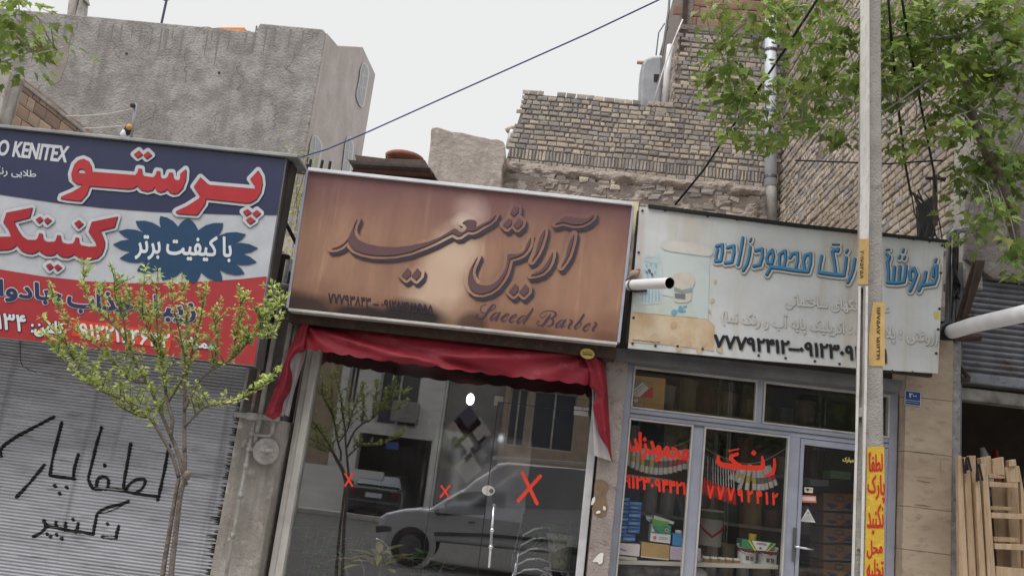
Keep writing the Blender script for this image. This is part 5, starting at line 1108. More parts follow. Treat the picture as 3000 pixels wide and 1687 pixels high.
# behind the door: patterned cartons, shelf, bucket
zz = Z(2300,1250,3.3167)
for i, (y0, y1) in enumerate(((640,820),(830,960),(975,1130),(1140,1300),(1310,1480))):
    t = carton('patterned_carton', ('kraft carton with a blue and orange diamond print, topmost of the stack inside the door','kraft carton with a diamond print, second from the top of the stack inside the door','kraft carton with a diamond print, middle of the stack inside the door','kraft carton with a diamond print, fourth down the stack inside the door','kraft carton with a diamond print, lowest visible in the stack inside the door')[i], zz([(375,y0),(690,y0+12),(690,y1),(370,y1-8)]), .9, .4, mat('kraft', S(150,116,82), S(130,100,70), scale=5, rough=.8))
    h = y1-y0
    Ink().poly(zz([(395,y0+h*.55),(470,y0+h*.6),(520,y0+h*.75),(450,y0+h*.85)])).poly(zz([(560,y0+h*.8),(640,y0+h*.5),(640,y0+h*.9)])).put('blue_print', plain(56,66,104), t, onY(.896), .9)
    Ink().poly(zz([(470,y0+h*.88),(530,y0+h*.6),(600,y0+h*.55),(540,y0+h*.9)])).put('orange_print', plain(186,112,56), t, onY(.896), .9)
    k = Ink()
    for a in range(12): k.stroke(zz.w([(525+40*math.cos(a*.5236),y0+h*.3+h*.16*math.sin(a*.5236),6),(525+40*math.cos((a+1)*.5236),y0+h*.3+h*.16*math.sin((a+1)*.5236),6)]))
    k.put('ring_print', plain(50,46,44), t, onY(.896), .9)
carton('green_carton', 'green and yellow carton on top of things deep inside the paint shop door', zz([(445,420),(650,440),(640,515),(440,495)]), 1.0, .25, plain(110,150,100))
carton('grey_tub', 'pale grey flat tub on the shelf deep inside the paint shop door', zz([(240,510),(430,515),(425,575),(250,570)]), 1.1, .25, plain(150,156,160))
t = thing('storage_rack', 'dark rack of shelves at the back of the paint shop', 'rack', (1.6,1.95,.14))
for z in (.9,1.4,1.9,2.4): MB().box(.7,2.6,1.75,2.15,z,z+.03).build('shelf', plain(150,140,130), t)
for x in (.7,1.6,2.57): MB().box(x,x+.03,1.77,1.80,.14,2.9).build('upright', m_steel, t)
g = random.Random(12)
for z in (.93,1.43,1.93,2.43):
    x = .75; i = 0
    while x < 2.5:
        w = g.uniform(.08,.2); h = g.uniform(.14,.34); q = (x+w/2, 1.9, z)
        c_ = g.choice(((190,186,180),(120,60,50),(60,90,70),(150,130,90),(70,84,120),(170,150,120)))
        o = MB().lathe([(w*.45,0),(w*.46,h*.9),(w*.48,h*.92),(w*.48,h)], q, 14).build('paint_tin', plain(*c_, .4), loc=q)
        tag(o, 'dim paint tin on the dark rack at the back of the paint shop', 'paint tin', 'paint tins on the back rack'); x += w+.02

# ================================================================== right shop
m_shut2 = mat('old shutter', S(120,122,130), S(92,93,100), S(84,76,72), scale=2, rough=.6, metal=.3, streak=(S(70,66,66),5,.5,.8))
t = thing('raised_shutter', 'half raised rusty grey roller shutter of the tool shop at the right edge', 'shutter', (4.4,.2,2.7))
make_shutter(t, 3.16, 6.5, 2.82, 3.62, .16, .048, .012, m_shut2)
MB().box(3.13,6.5,.12,.22,2.735,2.815).build('bottom_rail', mat('blue grey rail', S(128,134,146), S(100,102,108), S(84,72,64), scale=6, rough=.7), t, bevel=.01)
MB().box(3.13,6.5,.16,.3,2.60,2.70).build('lintel_strip', mat('scuffed strip', S(150,148,144), S(96,90,86), scale=5, rough=.8), t, bevel=.01)
MB().box(3.13,3.175,.08,.24,.14,3.7).build('guide_rail', m_steel, t)
t = thing('concrete_lintel', 'grey rendered upper wall over the right hand shop', 'wall', (4.5,.2,3.5))
MB().prism([(3.20,.10,3.74),(3.42,.10,3.60),(9,.10,3.56),(9,.10,7.5),(3.36,.10,7.5),(3.36,.10,5.0),(3.22,.10,4.4)], (0,.22,0)).build('wall', mat('dull render', S(132,126,122), S(108,102,99), S(146,140,136), scale=2, rough=.95, bump=1.0, bscale=20), t, bevel=.01)
MB().box(3.2,9,.2,.5,3.56,3.62).build('shutter_box', m_dark, t)
t = thing('steel_brace', 'dark slanting steel beam in front of the raised shutter', 'beam', P(2800,915,-.05))
zz = Z(2640,780,3.45)
MB().ppx(zz([(735,-60),(850,-60),(835,30),(690,480),(570,560),(600,430)]), -.06, .03).build('flange', m_rust, t); MB().ppx(zz([(770,-60),(790,-60),(650,500),(620,520)]), -.09, .03).build('web', m_rust, t)
MB().tube([P(*p,-.03) for p in zz([(540,545),(640,530),(735,505)])], .016).tube([P(*p,-.03) for p in zz([(530,720),(800,715)])], .03).build('bracket', m_rust, t)
tag(MB().tube([P(*p,.05) for p in zz([(555,965),(690,1135)])], .018, 7).tube([P(*p,.05) for p in zz([(530,1150),(690,1140)])], .02, 7).build('shutter_stay', m_rust, loc=P(2830,1080,.05)), 'short rusty stay bar under the raised shutter', 'bar')
t = thing('drain_pipe', 'thick white plastic pipe pushing out over the right hand shop', 'pipe', P(2790,970,-.2))
MB().tube([P(2768,972,.1), P(2790,971,-.25), P(2850,952,-.7), P(3060,905,-1.6)], [.055,.055,.055,.055], 16).build('pipe', m_pvc, t, smooth=True)
MB().tube([P(2766,972,-.1), P(2786,971,-.24)], .068, 14).build('rubber_collar', m_black, t)
for i, (x, lab) in enumerate(((2776,'silver cable pipe running up beside the paint shop sign, nearer the sign'),(2793,'silver cable pipe running up beside the paint shop sign, nearer the dark beam'))):
    q0, q1 = P(x,945,-.02), P(x+4+i*6,690-i*5,-.02)
    tag(MB().tube([q0, q1, (q1[0]+.04,q1[1],q1[2]+.05), (q1[0]+.2,q1[1],q1[2]+.06)], .020, 10).build('cable_pipe', m_steel, loc=q0, smooth=True), lab, 'pipe')
b = MB(); g = random.Random(8)
for i in range(9): a = [(560+g.uniform(-30,30), -300+g.uniform(-60,60)),(545+g.uniform(-30,30), 60),(560+g.uniform(-40,40), 200),(540+g.uniform(-20,50), 330)]; b.tube([P(*p,-.06+g.uniform(-.04,.04)) for p in cat_(zz(a), 4)], .006, 5)
tag(b.build('cable_bundle', m_black, loc=P(2800,820,-.05), smooth=True), 'tangled black cables hanging beside the slanting steel beam', 'cables')
b = MB()
for i in range(9):
    x = 2690+i*7+g.uniform(-4,4); a = [(x-40+g.uniform(-30,20),560+g.uniform(-10,10)),(x-10,600+g.uniform(-10,30)),(x+g.uniform(-6,6),650),(x+g.uniform(-20,20),700)]; b.tube([P(*p,.25) for p in cat_(a, 4)], .006, 5)
b.ppx([(2690,600),(2732,575),(2742,690),(2695,690)], .38, .06)
tag(b.build('meter_wiring', m_black, loc=P(2710,640,.35)), 'dark tangle of wires and a meter box on the brick flank wall above the sign', 'wires')
tag(MB().box(3.20,3.36,.13,.34,3.5,8.5).build('rendered_corner', m_conc, loc=(3.28,.2,3.5), bevel=.02), 'narrow grey concrete corner strip at the end of the brick flank wall', 'column')
tag(MB().box(3.93,4.5,-.25,.09,4.2,7).build('blue_signboard', plain(120,160,196,.4), loc=(4.2,0,4.2)), 'pale blue signboard at the upper right edge behind the leaves', 'signboard')
# timber frames leaning in the doorway
def plank(b, p, q, w, Y0, Y1, d=.045):                            # plank between two pixel points
    b.add
zz = Z(2640,1180,2.858)
def wboard(name, par, pts, Y, d): return MB().ppx(zz(pts), Y, d).build(name, m_wood, par, bevel=.004)
t = thing('timber_trestle', 'upright bundle of new pine boards leaning at the left of the tool shop doorway', 'timber', P(2860,1687,-.2))
for i, pts in enumerate(([(478,440),(508,440),(570,1600),(490,1600)],[(530,590),(580,560),(640,1600),(575,1600)],[(570,440),(625,440),(628,520),(665,1600),(640,1600),(590,560)],[(622,660),(660,650),(722,1600),(668,1600)],[(665,508),(722,515),(805,1600),(730,1600),(682,640)])): wboard('board', t, pts, -.24+.035*(i % 3), .05)
wboard('board', t, [(515,455),(545,452),(550,600),(525,600)], -.15, .03)
b = MB()
for a in ([(518,460),(530,590)],[(545,460),(540,590)],[(560,450),(588,570)],[(640,510),(632,660)],[(652,510),(684,650)]): b.tube([P(*p,-.26) for p in zz(a)], .008, 5)
b.build('strap', m_black, t)
t = thing('timber_shelf_frame', 'pine ladder like frame with cross boards beside the bundle of boards', 'timber', P(2950,1687,-.1))
for i, pts in enumerate(([(660,460),(752,442),(762,600),(700,600)],[(765,470),(860,450),(872,620),(770,600)],[(865,540),(975,525),(1000,660),(890,665)],[(905,480),(960,470),(970,525),(905,535)])): wboard('board_end', t, pts, -.10-.02*(i % 2), .06)
for i, (pts, y) in enumerate((([(735,592),(875,600),(872,632),(736,628)],-.12),([(735,655),(980,675),(975,712),(738,700)],-.17),([(750,860),(930,870),(925,898),(752,895)],-.10),([(752,915),(1060,930),(1060,975),(756,962)],-.17),([(775,1118),(985,1128),(985,1165),(778,1160)],-.10),([(780,1175),(1060,1185),(1060,1235),(785,1222)],-.17),([(795,1365),(1060,1390),(1060,1600),(800,1600)],-.15))): wboard('cross_board', t, pts, y, .12)
wboard('side_board', t, [(1000,660),(972,525),(990,525),(1060,900),(1060,1600),(1035,1600)], -.10, .04); wboard('back_board', t, [(880,660),(1000,655),(1060,1100),(1060,1600),(940,1600)], .02, .02)
wboard('back_board', t, [(760,700),(900,690),(960,1600),(830,1600)], .08, .02)
g = random.Random(15)
for i in range(16):
    x, z, Y = g.uniform(3.3,4.6), g.uniform(1.9,2.5), g.uniform(.7,1.6)
    c_ = g.choice(((150,50,44),(150,50,44),(170,166,160),(60,80,120),(190,180,170),(90,90,96)))
    h = g.uniform(.08,.22)
    o = MB().tube([(x,Y,z),(x+g.uniform(-.05,.05),Y,z-h)], [.02,.05], 8).build('hanging_tool', plain(*c_, .4), loc=(x,Y,z))
    tag(o, 'small dim tool hanging inside the dark tool shop doorway', 'tool', 'tools hanging in the dark doorway')

# ================================================================== spout and dove between the signs
t = thing('drain_spout', 'short white plastic spout between the two signs with a dove on it', 'pipe', P(1830,838,-.1))
zz = Z(1800,700,4.025)
e0, e1 = P(*zz([(100,545)])[0], -.25), P(*zz([(655,520)])[0], -.85)
MB().tube([e0, e1], [.040,.040], 20, cap=False).build('pipe', m_pvc, t, smooth=True)
v = (Vector(e1)-Vector(e0)).normalized(); MB().tube([Vector(e1)-v*.004, Vector(e0)+v*.02], .036, 18, cap=False).build('pipe_bore', m_black, t)
MB().tube([Vector(e0)+v*.14, Vector(e0)+v*.165], .0425, 18).build('clamp', m_steel, t); MB().tube([P(*p,-.32) for p in zz([(150,600),(260,618),(385,605)])], .010, 6).build('support_bar', m_rust, t)
t = thing('dove', 'small brown grey dove standing on the white spout', 'dove', P(*zz([(220,490)])[0], -.33))
Yd = -.335; sk = cat_(zz([(112,502),(150,480),(185,450),(215,425),(245,412),(268,398),(282,378),(284,362)]), 4)
rad = cat_([(.004,),(.010,),(.024,),(.034,),(.034,),(.024,),(.0155,),(.011,)], 4)
MB().tube([P(x,y,Yd) for x, y in sk], [r[0] for r in rad], 14).ball(P(*zz([(282,365)])[0],Yd), .0165, 10, (1.1,1,1)).build('body', mat('dove plumage', S(150,128,118), S(166,138,124), S(120,106,102), scale=18, rough=.8), t, smooth=True)
MB().tube([P(*p,Yd-.026) for p in zz([(130,490),(175,452),(215,430),(235,425)])], [.003,.012,.018,.006], 10).build('wing', mat('dove wing', S(128,112,106), S(104,92,90), scale=30, rough=.8), t, smooth=True)
MB().tube([P(*zz([(292,365)])[0],Yd), P(*zz([(304,368)])[0],Yd)], [.004,.001], 6).build('beak', m_black, t); MB().ball(P(*zz([(286,361)])[0],Yd-.014), .003, 6).build('eye', m_black, t)
MB().tube([P(*zz([(228,455)])[0],Yd), P(*zz([(226,492)])[0],Yd)], .003, 5).tube([P(*zz([(246,452)])[0],Yd+.01), P(*zz([(246,490)])[0],Yd+.01)], .003, 5).build('legs', plain(176,96,90), t)

# ================================================================== concrete pole
m_pole = mat('pole concrete', S(172,168,163), S(148,144,139), S(130,126,122), scale=5, rough=.9, bump=.6, bscale=70)
t = thing('concrete_pole', 'tall concrete utility pole with yellow painted bands and red Persian lettering', 'pole', (1.85,-1.8,.13))
YQ = -1.8
def crv(pts): return lambda y: float(np.interp(y, [p[1] for p in pts], [p[0] for p in pts]))
eL = crv([(2519,-400),(2519,562),(2509,1124),(2493,1687),(2470,2500)]); eM = crv([(2548,-400),(2549,562),(2545,800),(2541,1124),(2530,1687),(2510,2500)]); eR = crv([(2578,-400),(2591,562),(2594,1000),(2592,1687),(2588,2500)])
PD = .165                                                        # depth of the pole
ea, eb = np.array(P(eM(-300), -300, YQ)), np.array(P(eM(1700), 1700, YQ)); et = (eb-ea)/np.linalg.norm(eb-ea); en = np.cross(et, np.array([0,1.0,0])); en /= np.linalg.norm(en); en = en if en[0] < 0 else -en
def onS(off):                                                    # place a pixel on the pole's left flank
    def f(x, y):
        d = D_(x, y); q = CAM+d*(((ea+en*off-CAM)@en)/(d@en)); return (float(q[0]), float(q[1]), float(q[2]))
    return f
def fl(z, X=None):                                               # flank x at height z
    k = (z-ea[2])/(eb[2]-ea[2]); return ea[0]+(eb[0]-ea[0])*k
ra, rb = np.array(P(eR(-300), -300, YQ)), np.array(P(eR(1700), 1700, YQ))
def fr_(z): k = (z-ra[2])/(rb[2]-ra[2]); return ra[0]+(rb[0]-ra[0])*k
zs = P(eM(835), 835, YQ)[2]
def psec(z, rec):
    l, r = fl(z), fr_(z); y0, y1 = YQ, YQ+PD
    return [(l+.006,y0,z),(r-.008,y0,z),(r,y0+.008,z),(r,y1-.008,z),(r-.008,y1,z),(l+.006,y1,z),(l,y1-.006,z),(l,y0+.118,z),(l+rec,y0+.112,z),(l+rec,y0+.052,z),(l,y0+.046,z),(l,y0+.006,z)]
lv = [(.13,.028)]+[(.5+.2*i,.028) for i in range(100) if .5+.2*i < zs-.02]+[(zs-.012,.028),(zs,.0005)]+[(zs+.3*i,.0005) for i in range(1,22)]
rows = [psec(*q) for q in lv]; n_ = 12; vs = [p for r_ in rows for p in r_]; fs = []
for i in range(len(lv)-1):
    for k in range(n_): fs.append((i*n_+k, i*n_+(k+1) % n_, (i+1)*n_+(k+1) % n_, (i+1)*n_+k))
fs.append(tuple((len(lv)-1)*n_+k for k in range(n_)))
MB().add(vs, fs).build('shaft', m_pole, t)
rib = MB()
for y in (1200,1590):
    z = P(eM(y), y, YQ)[2]; l = fl(z); rib.hexa([(l+.0005,YQ+.053,z-.035),(l+.0005,YQ+.111,z-.035),(l+.0005,YQ+.111,z+.02),(l+.0005,YQ+.053,z+.02)], [(l+.029,YQ+.053,z-.035),(l+.029,YQ+.111,z-.035),(l+.029,YQ+.111,z+.02),(l+.029,YQ+.053,z+.02)])
rib.build('flank_bridges', m_pole, t)
m_wht = mat('flank painted lit', S(226,224,220), S(206,204,200), S(186,182,178), scale=6, rough=.85)  # light falling on the pole's left side, painted as a paler colour
Ink().poly([(eL(y)+1.2, y) for y in (-60,300,560,700)]+[(eM(y)-1.2, y) for y in (700,560,300,-60)]).put('lit_flank_paint', m_wht, t, onS(.003), 2.0)
def strip(name, m, y0, y1, xa, xb, dy, place=None):               # painted strip, pixel bounds as functions of y
    ys = [y0+(y1-y0)*i/12 for i in range(13)]; Ink().poly([(xa(y), y) for y in ys]+[(xb(y), y) for y in reversed(ys)]).put(name, m, t, place or onY(YQ-dy), 2.2)
for f0, f1 in ((.03,.27),(.73,.97)):
    Ink().poly([(eL(y)+(eM(y)-eL(y))*f0, y) for y in (838,1124,1400,1720)]+[(eL(y)+(eM(y)-eL(y))*f1, y) for y in (1720,1400,1124,838)]).put('lit_flank_paint', m_wht, t, onS(.003), 1.6)
m_yel = mat('yellow pole paint', S(214,176,54), S(202,164,50), S(222,190,80), scale=9, rough=.6, bump=.25, bscale=70); m_och = mat('ochre pole paint', S(206,172,110), S(188,156,100), scale=10, rough=.7)
strip('yellow_panel', m_yel, 1308, 1720, lambda y: eM(y)+3, lambda y: eR(y)-2, .004)
strip('ochre_band', m_och, 700, 833, lambda y: eL(y)+1.0, lambda y: eM(y)-1.2, 0, onS(.003))
strip('ochre_band', m_och, 885, 1072, lambda y: eM(y)+3+max(0, (975-y)*.12), lambda y: eR(y)-1.5, .004)
zz = Z(2300,1250,3.3167)
for s_, q in (('لطفاً',[(815,245),(945,235),(948,425),(815,430)]),('پارک',[(803,475),(968,465),(972,745),(803,690)]),('نکنید',[(800,760),(955,745),(958,1040),(800,1035)]),('محل',[(795,1105),(945,1095),(948,1260),(798,1275)]),('تخلیه',[(795,1290),(955,1280),(958,1500),(795,1510)])):
    text_ink(s_, zz(q)).put('red_lettering', plain(190,44,46), t, onY(YQ-.007), .8, 1.0)
text_ink('۱۱۶۷۵۸۷ ۱۵۱۲۲۶۱', [(2579,900),(2578,1052),(2568,1052),(2569,900)]).put('black_digits', plain(50,46,40), t, onY(YQ-.007), .6, .45)
text_ink('۲۰۱۷۵۲۵۸', [(2530,735),(2529,815),(2519,815),(2520,735)]).put('black_digits', plain(60,52,44), t, onS(.006), .6, .3)
# ------------------------------------------------------------------ overhead cables
def cable(name, label, pts, r, m=m_black): 
    q = [P(*p) for p in pts]; tag(MB().tube(q, r, 6).build(name, m, loc=q[0], smooth=True), label, 'cable')
cable('power_cable', 'single thin cable rising across the white sky from the left sign corner', [(848,471,-.4),(960,437,-.55),(1080,386,-.7),(1280,296,-.95),(1500,198,-1.2),(1720,100,-1.45),(1935,-2,-1.7),(2100,-80,-1.9)], .0058, mat('blue cable', S(62,74,130), rough=.5))
cable('power_cable', 'dark cable climbing through the plane leaves from the paint shop sign', [(1978,600,-.2),(2060,500,-.45),(2140,380,-.75),(2240,235,-1.05),(2330,100,-1.4),(2400,-10,-1.7)], .009)
cable('power_cable', 'black cable right of the pole, left one of the two dropping to the meter wires', [(2601,-20,-1.6),(2612,120,-1.4),(2630,300,-1.1),(2650,470,-.6),(2668,570,-.1)], .009)
cable('power_cable', 'black cable right of the pole, right one of the two dropping to the meter wires', [(2640,-20,-1.6),(2656,90,-1.4),(2700,320,-1.0),(2735,500,-.4),(2742,565,.0)], .009)
cable('power_cable', 'thin cable slanting behind the leaves above the right flank wall', [(2330,470,.2),(2600,480,.0),(2760,470,-.2)], .007)
tag(MB().tube([P(2712,522,-.1),P(2770,524,-.1)], .014,6).tube([P(2739,515,-.1),P(2741,660,-.1)], .018,6).tube([P(2745,512,-.1),P(2768,532,-.1)], .008,5).build('cable_bracket', m_rust, loc=P(2740,560,-.1)), 'small dark T shaped cable bracket on the brick flank wall', 'bracket')
# ================================================================== trees
def bez(pts, n=6): return cat_(pts, n)
m_leaf = mat('young privet leaf', S(142,162,92), S(176,188,124), S(108,134,74), scale=6, rough=.42, spec=.5, transl=.36, attr=True)
m_pleaf = mat('plane leaf', S(104,126,66), S(136,152,84), S(78,100,56), scale=4, rough=.5, spec=.4, transl=.40, attr=True)
def small_leaf(b, p, d, n_, L, w, col):
    d = Vector(d).normalized(); n_ = Vector(n_); s_ = d.cross(n_); s_ = s_.normalized() if s_.length > 1e-4 else d.orthogonal().normalized(); up = s_.cross(d); p = Vector(p)
    b.add([p, p+d*L*.45-s_*w*.5+up*w*.18, p+d*L*.5, p+d*L*.45+s_*w*.5+up*w*.18, p+d*L+up*w*-.1], [(0,1,2),(0,2,3),(2,1,4),(3,2,4)], col)
t = thing('young_tree', 'small young tree with two slim stems and upright leafy shoots before the shutter', 'tree', P(500,1687,-2.0))
g = random.Random(21); wood, lf = MB(), MB()
BR = [([(480,1990),(500,1700),(515,1560),(527,1460),(540,1395),(541,1325)],[.020,.017,.016,.015,.014,.013]),
 ([(440,1990),(474,1700),(496,1560),(514,1450),(524,1400)],[.018,.015,.013,.012,.012]),
 ([(524,1400),(505,1335),(470,1272),(440,1225),(380,1180),(310,1150),(250,1118),(200,1070),(155,1012),(125,970)],[.012,.011,.010,.009,.008,.007,.006,.005,.004,.002]),
 ([(545,1420),(522,1330),(500,1275),(478,1225),(455,1170),(430,1120),(400,1070),(370,1000),(320,940),(270,900),(245,840),(246,765)],[.013,.012,.011,.010,.009,.008,.008,.007,.005,.004,.003,.002]),
 ([(500,1275),(505,1230),(492,1180),(480,1110),(470,1050),(450,1000),(420,930),(418,870),(426,785)],[.012,.011,.010,.009,.007,.006,.005,.004,.002]),
 ([(541,1325),(540,1200),(545,1100),(545,1030),(548,960),(540,880),(532,815)],[.013,.011,.010,.008,.007,.004,.002]),
 ([(540,1200),(580,1120),(625,1080),(680,1050),(720,1010),(760,970),(790,920),(802,835)],[.012,.010,.008,.006,.005,.004,.003,.002]),
 ([(546,1100),(570,1000),(588,930),(602,835)],[.008,.006,.004,.002]),([(541,1250),(600,1192),(660,1182),(720,1162),(770,1130),(788,1112)],[.009,.007,.006,.004,.003,.002]),
 ([(430,1120),(380,1110),(330,1060),(280,1010),(200,950),(168,890),(150,862)],[.008,.007,.006,.005,.004,.003,.002]),([(470,1050),(462,980),(458,900),(462,795)],[.006,.005,.004,.002]),
 ([(680,1050),(692,980),(702,920),(716,862)],[.005,.004,.003,.002]),([(620,1082),(636,1010),(632,960),(622,915)],[.005,.004,.003,.002]),([(492,1180),(540,1090),(530,990),(508,900),(500,835)],[.007,.006,.005,.003,.002]),
 ([(440,1225),(400,1215),(340,1180),(270,1090),(230,1040)],[.006,.005,.004,.003,.002]),([(370,1000),(360,930),(338,870),(334,805)],[.005,.004,.003,.002]),([(420,930),(395,900),(300,870),(285,840)],[.004,.003,.003,.002]),
 ([(250,1118),(215,1050),(190,1005),(120,930)],[.004,.003,.003,.002]),([(760,970),(770,930),(808,900),(830,880)],[.004,.003,.003,.002]),([(720,1010),(735,985),(790,985),(826,915)],[.004,.003,.003,.002])]
for i, (pts, rr) in enumerate(BR):
    dr = g.uniform(-.30,.30) if i > 1 else 0; n = len(pts)
    y0 = -2.0+(.0 if i < 6 else 0)
    p3 = [P(x, y, y0+dr*(k/(n-1))**1.2) for k, (x, y) in enumerate(pts)]
    q = cat_([tuple(a)+(r,) for a, r in zip(p3, rr)], 5)
    wood.tube([a[:3] for a in q], [a[3] for a in q], 8)
    if i < 2: continue
    # leafy shoots
    st = int(len(q)*(.30 if i < 7 else .12))
    for k in range(st, len(q)):
        a = Vector(q[k][:3]); f = k/(len(q)-1)
        for _ in range(6 if f < .93 else 6):
            d = Vector((g.uniform(-1,1), g.uniform(-1,1), g.uniform(-.3,1.1))); sz = g.uniform(.5,1.45)
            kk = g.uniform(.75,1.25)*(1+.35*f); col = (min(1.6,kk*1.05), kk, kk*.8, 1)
            small_leaf(lf, a+d*.008, d, (g.uniform(-1,1),g.uniform(-1,.2),1), .030*sz, .017*sz, col)
        if g.random() < .62 and f < .95:
            L = g.uniform(.06,.20)*(1.2-f*.6); side = Vector((g.uniform(-.8,.8), g.uniform(-.8,.8), g.uniform(.5,1.2))).normalized()
            e = a+side*L; wood.tube([a, a+side*L*.5+Vector((0,0,.01)), e], [.0028,.002,.001], 5)
            for m_ in range(int(L/.007)):
                p = a.lerp(e, .15+.85*g.random()); d = Vector((g.uniform(-1,1), g.uniform(-1,1), g.uniform(-.2,1.0))); sz = g.uniform(.5,1.4); kk = g.uniform(.75,1.25)*(1+.3*f)
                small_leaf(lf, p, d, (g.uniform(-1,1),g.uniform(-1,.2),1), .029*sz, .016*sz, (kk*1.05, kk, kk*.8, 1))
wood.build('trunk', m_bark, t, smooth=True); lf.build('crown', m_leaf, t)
MB().ball(P(548,1392,-2.03), .022, 8, (1,1,1.3)).build('cut_knot', m_bark, t, smooth=True)

PLANE = [(0,-.02),(.10,.10),(.34,-.02),(.30,.14),(.50,.16),(.36,.30),(.46,.52),(.27,.46),(.20,.62),(.14,.66),(.0,1.0),(-.14,.66),(-.20,.62),(-.27,.46),(-.46,.52),(-.36,.30),(-.50,.16),(-.30,.14),(-.34,-.02),(-.10,.10)]
def plane_leaf(b, p, d, n_, L, col):
    d = Vector(d).normalized(); n_ = Vector(n_); s_ = d.cross(n_); s_ = s_.normalized() if s_.length > 1e-4 else d.orthogonal().normalized(); up = s_.cross(d); p = Vector(p)
    vs = [p+d*(L*y)+s_*(L*x)+up*(L*(.22*abs(x)-.16*y*y)) for x, y in PLANE]; c = p+d*(L*.30)-up*(L*.05); k = len(vs)
    b.add(vs+[c], [(i, (i+1) % k, k) for i in range(k)], col)
def plane_tree(label, loc, limbs, clusters, Y0, seed, nleaf, zz, trunk=None, rad=.11):
    t = thing('plane_tree', label, 'tree', loc); g = random.Random(seed); wood, lf = MB(), MB(); nodes = []
    for pts, r0, yy in limbs:
        n = len(pts); q = cat_([P(x, y, Y0+yy*(i/(n-1)))+(r0*(1-.8*i/(n-1)),) for i, (x, y) in enumerate(zz(pts))], 5)
        wood.tube([a[:3] for a in q], [a[3] for a in q], 7); nodes += [Vector(a[:3]) for a in q]
        fx = zz(pts)[0][0]
        if trunk and (fx < -60 or fx > 3060):                       # carry the limb back to the trunk outside the view
            a = Vector(q[0][:3]); tp = [Vector(p) for p in trunk[0]]; k = min(tp, key=lambda p: (p-a).length+abs(p.z-(a.z-.8))); wood.tube([k, k.lerp(a, .5)+Vector((0,0,.12)), a], [r0*1.8, r0*1.3, r0], 7)
    if trunk: wood.tube(trunk[0], trunk[1], 14)
    cs = []
    for x, y in zz(clusters): cs.append(Vector(P(x, y, Y0+g.uniform(-.40,.45))))
    for c in cs:
        nb = min(nodes, key=lambda v: (v-c).length)
        if (nb-c).length < 1.3:
            mid = nb.lerp(c, .5)+Vector((g.uniform(-.04,.04), g.uniform(-.04,.04), g.uniform(-.01,.06))); wood.tube([nb, mid, c], [.005,.004,.002], 5)
        for _ in range(int(nleaf*g.uniform(.7,1.3))):
            o = Vector((g.gauss(0,1), g.gauss(0,1), g.gauss(0,.62)))*rad*.78; d = Vector((o.x, o.y, o.z*.3-.03))+Vector((g.uniform(-.06,.06), g.uniform(-.06,.06), g.uniform(-.08,.02)))
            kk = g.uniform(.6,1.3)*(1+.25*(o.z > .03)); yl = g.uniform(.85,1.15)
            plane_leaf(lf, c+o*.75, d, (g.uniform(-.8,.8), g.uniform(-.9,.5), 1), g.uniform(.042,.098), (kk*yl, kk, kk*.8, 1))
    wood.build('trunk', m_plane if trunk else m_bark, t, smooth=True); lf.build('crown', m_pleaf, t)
    return t
zz = Z(2000,0,2.576)
LIMBS = [([(2900,40),(2576,100),(2400,160),(2250,200),(2100,260),(1900,290),(1700,265),(1550,290),(1350,320),(1180,340)],.026,-.1),([(2100,270),(2000,420),(1900,560),(1750,680),(1550,820),(1400,900)],.014,-.3),
 ([(1900,290),(1870,370),(1700,550),(1560,660),(1370,770),(1000,745),(700,715),(520,735),(420,690)],.013,.2),([(1750,680),(1640,820),(1500,910),(1300,1000),(1240,1035)],.009,-.3),([(2400,160),(2250,330),(2200,420),(2050,560)],.010,.3),
 ([(1180,340),(1000,330),(900,250),(1000,60),(1060,-20)],.008,.2),([(1700,265),(1500,150),(1290,60),(1130,130),(1000,40)],.009,.4),([(1000,40),(800,60),(620,130),(450,130),(250,95),(170,115)],.007,.3),
 ([(1370,770),(1200,880),(900,910),(680,950),(520,965),(400,950)],.008,-.2),([(2900,300),(2576,430),(2400,560),(2320,690),(2200,820),(2080,870)],.014,-.3),([(2900,900),(2576,1000),(2450,1210),(2330,1140),(2250,1100)],.010,.1),
 ([(2900,1250),(2576,1300),(2300,1330),(2060,1300)],.010,.0),([(700,715),(560,600),(420,540),(300,420),(310,330)],.006,.1),([(1850,0),(1800,150),(1700,265)],.010,.0),([(2250,200),(2150,80),(2050,0)],.009,.0)]
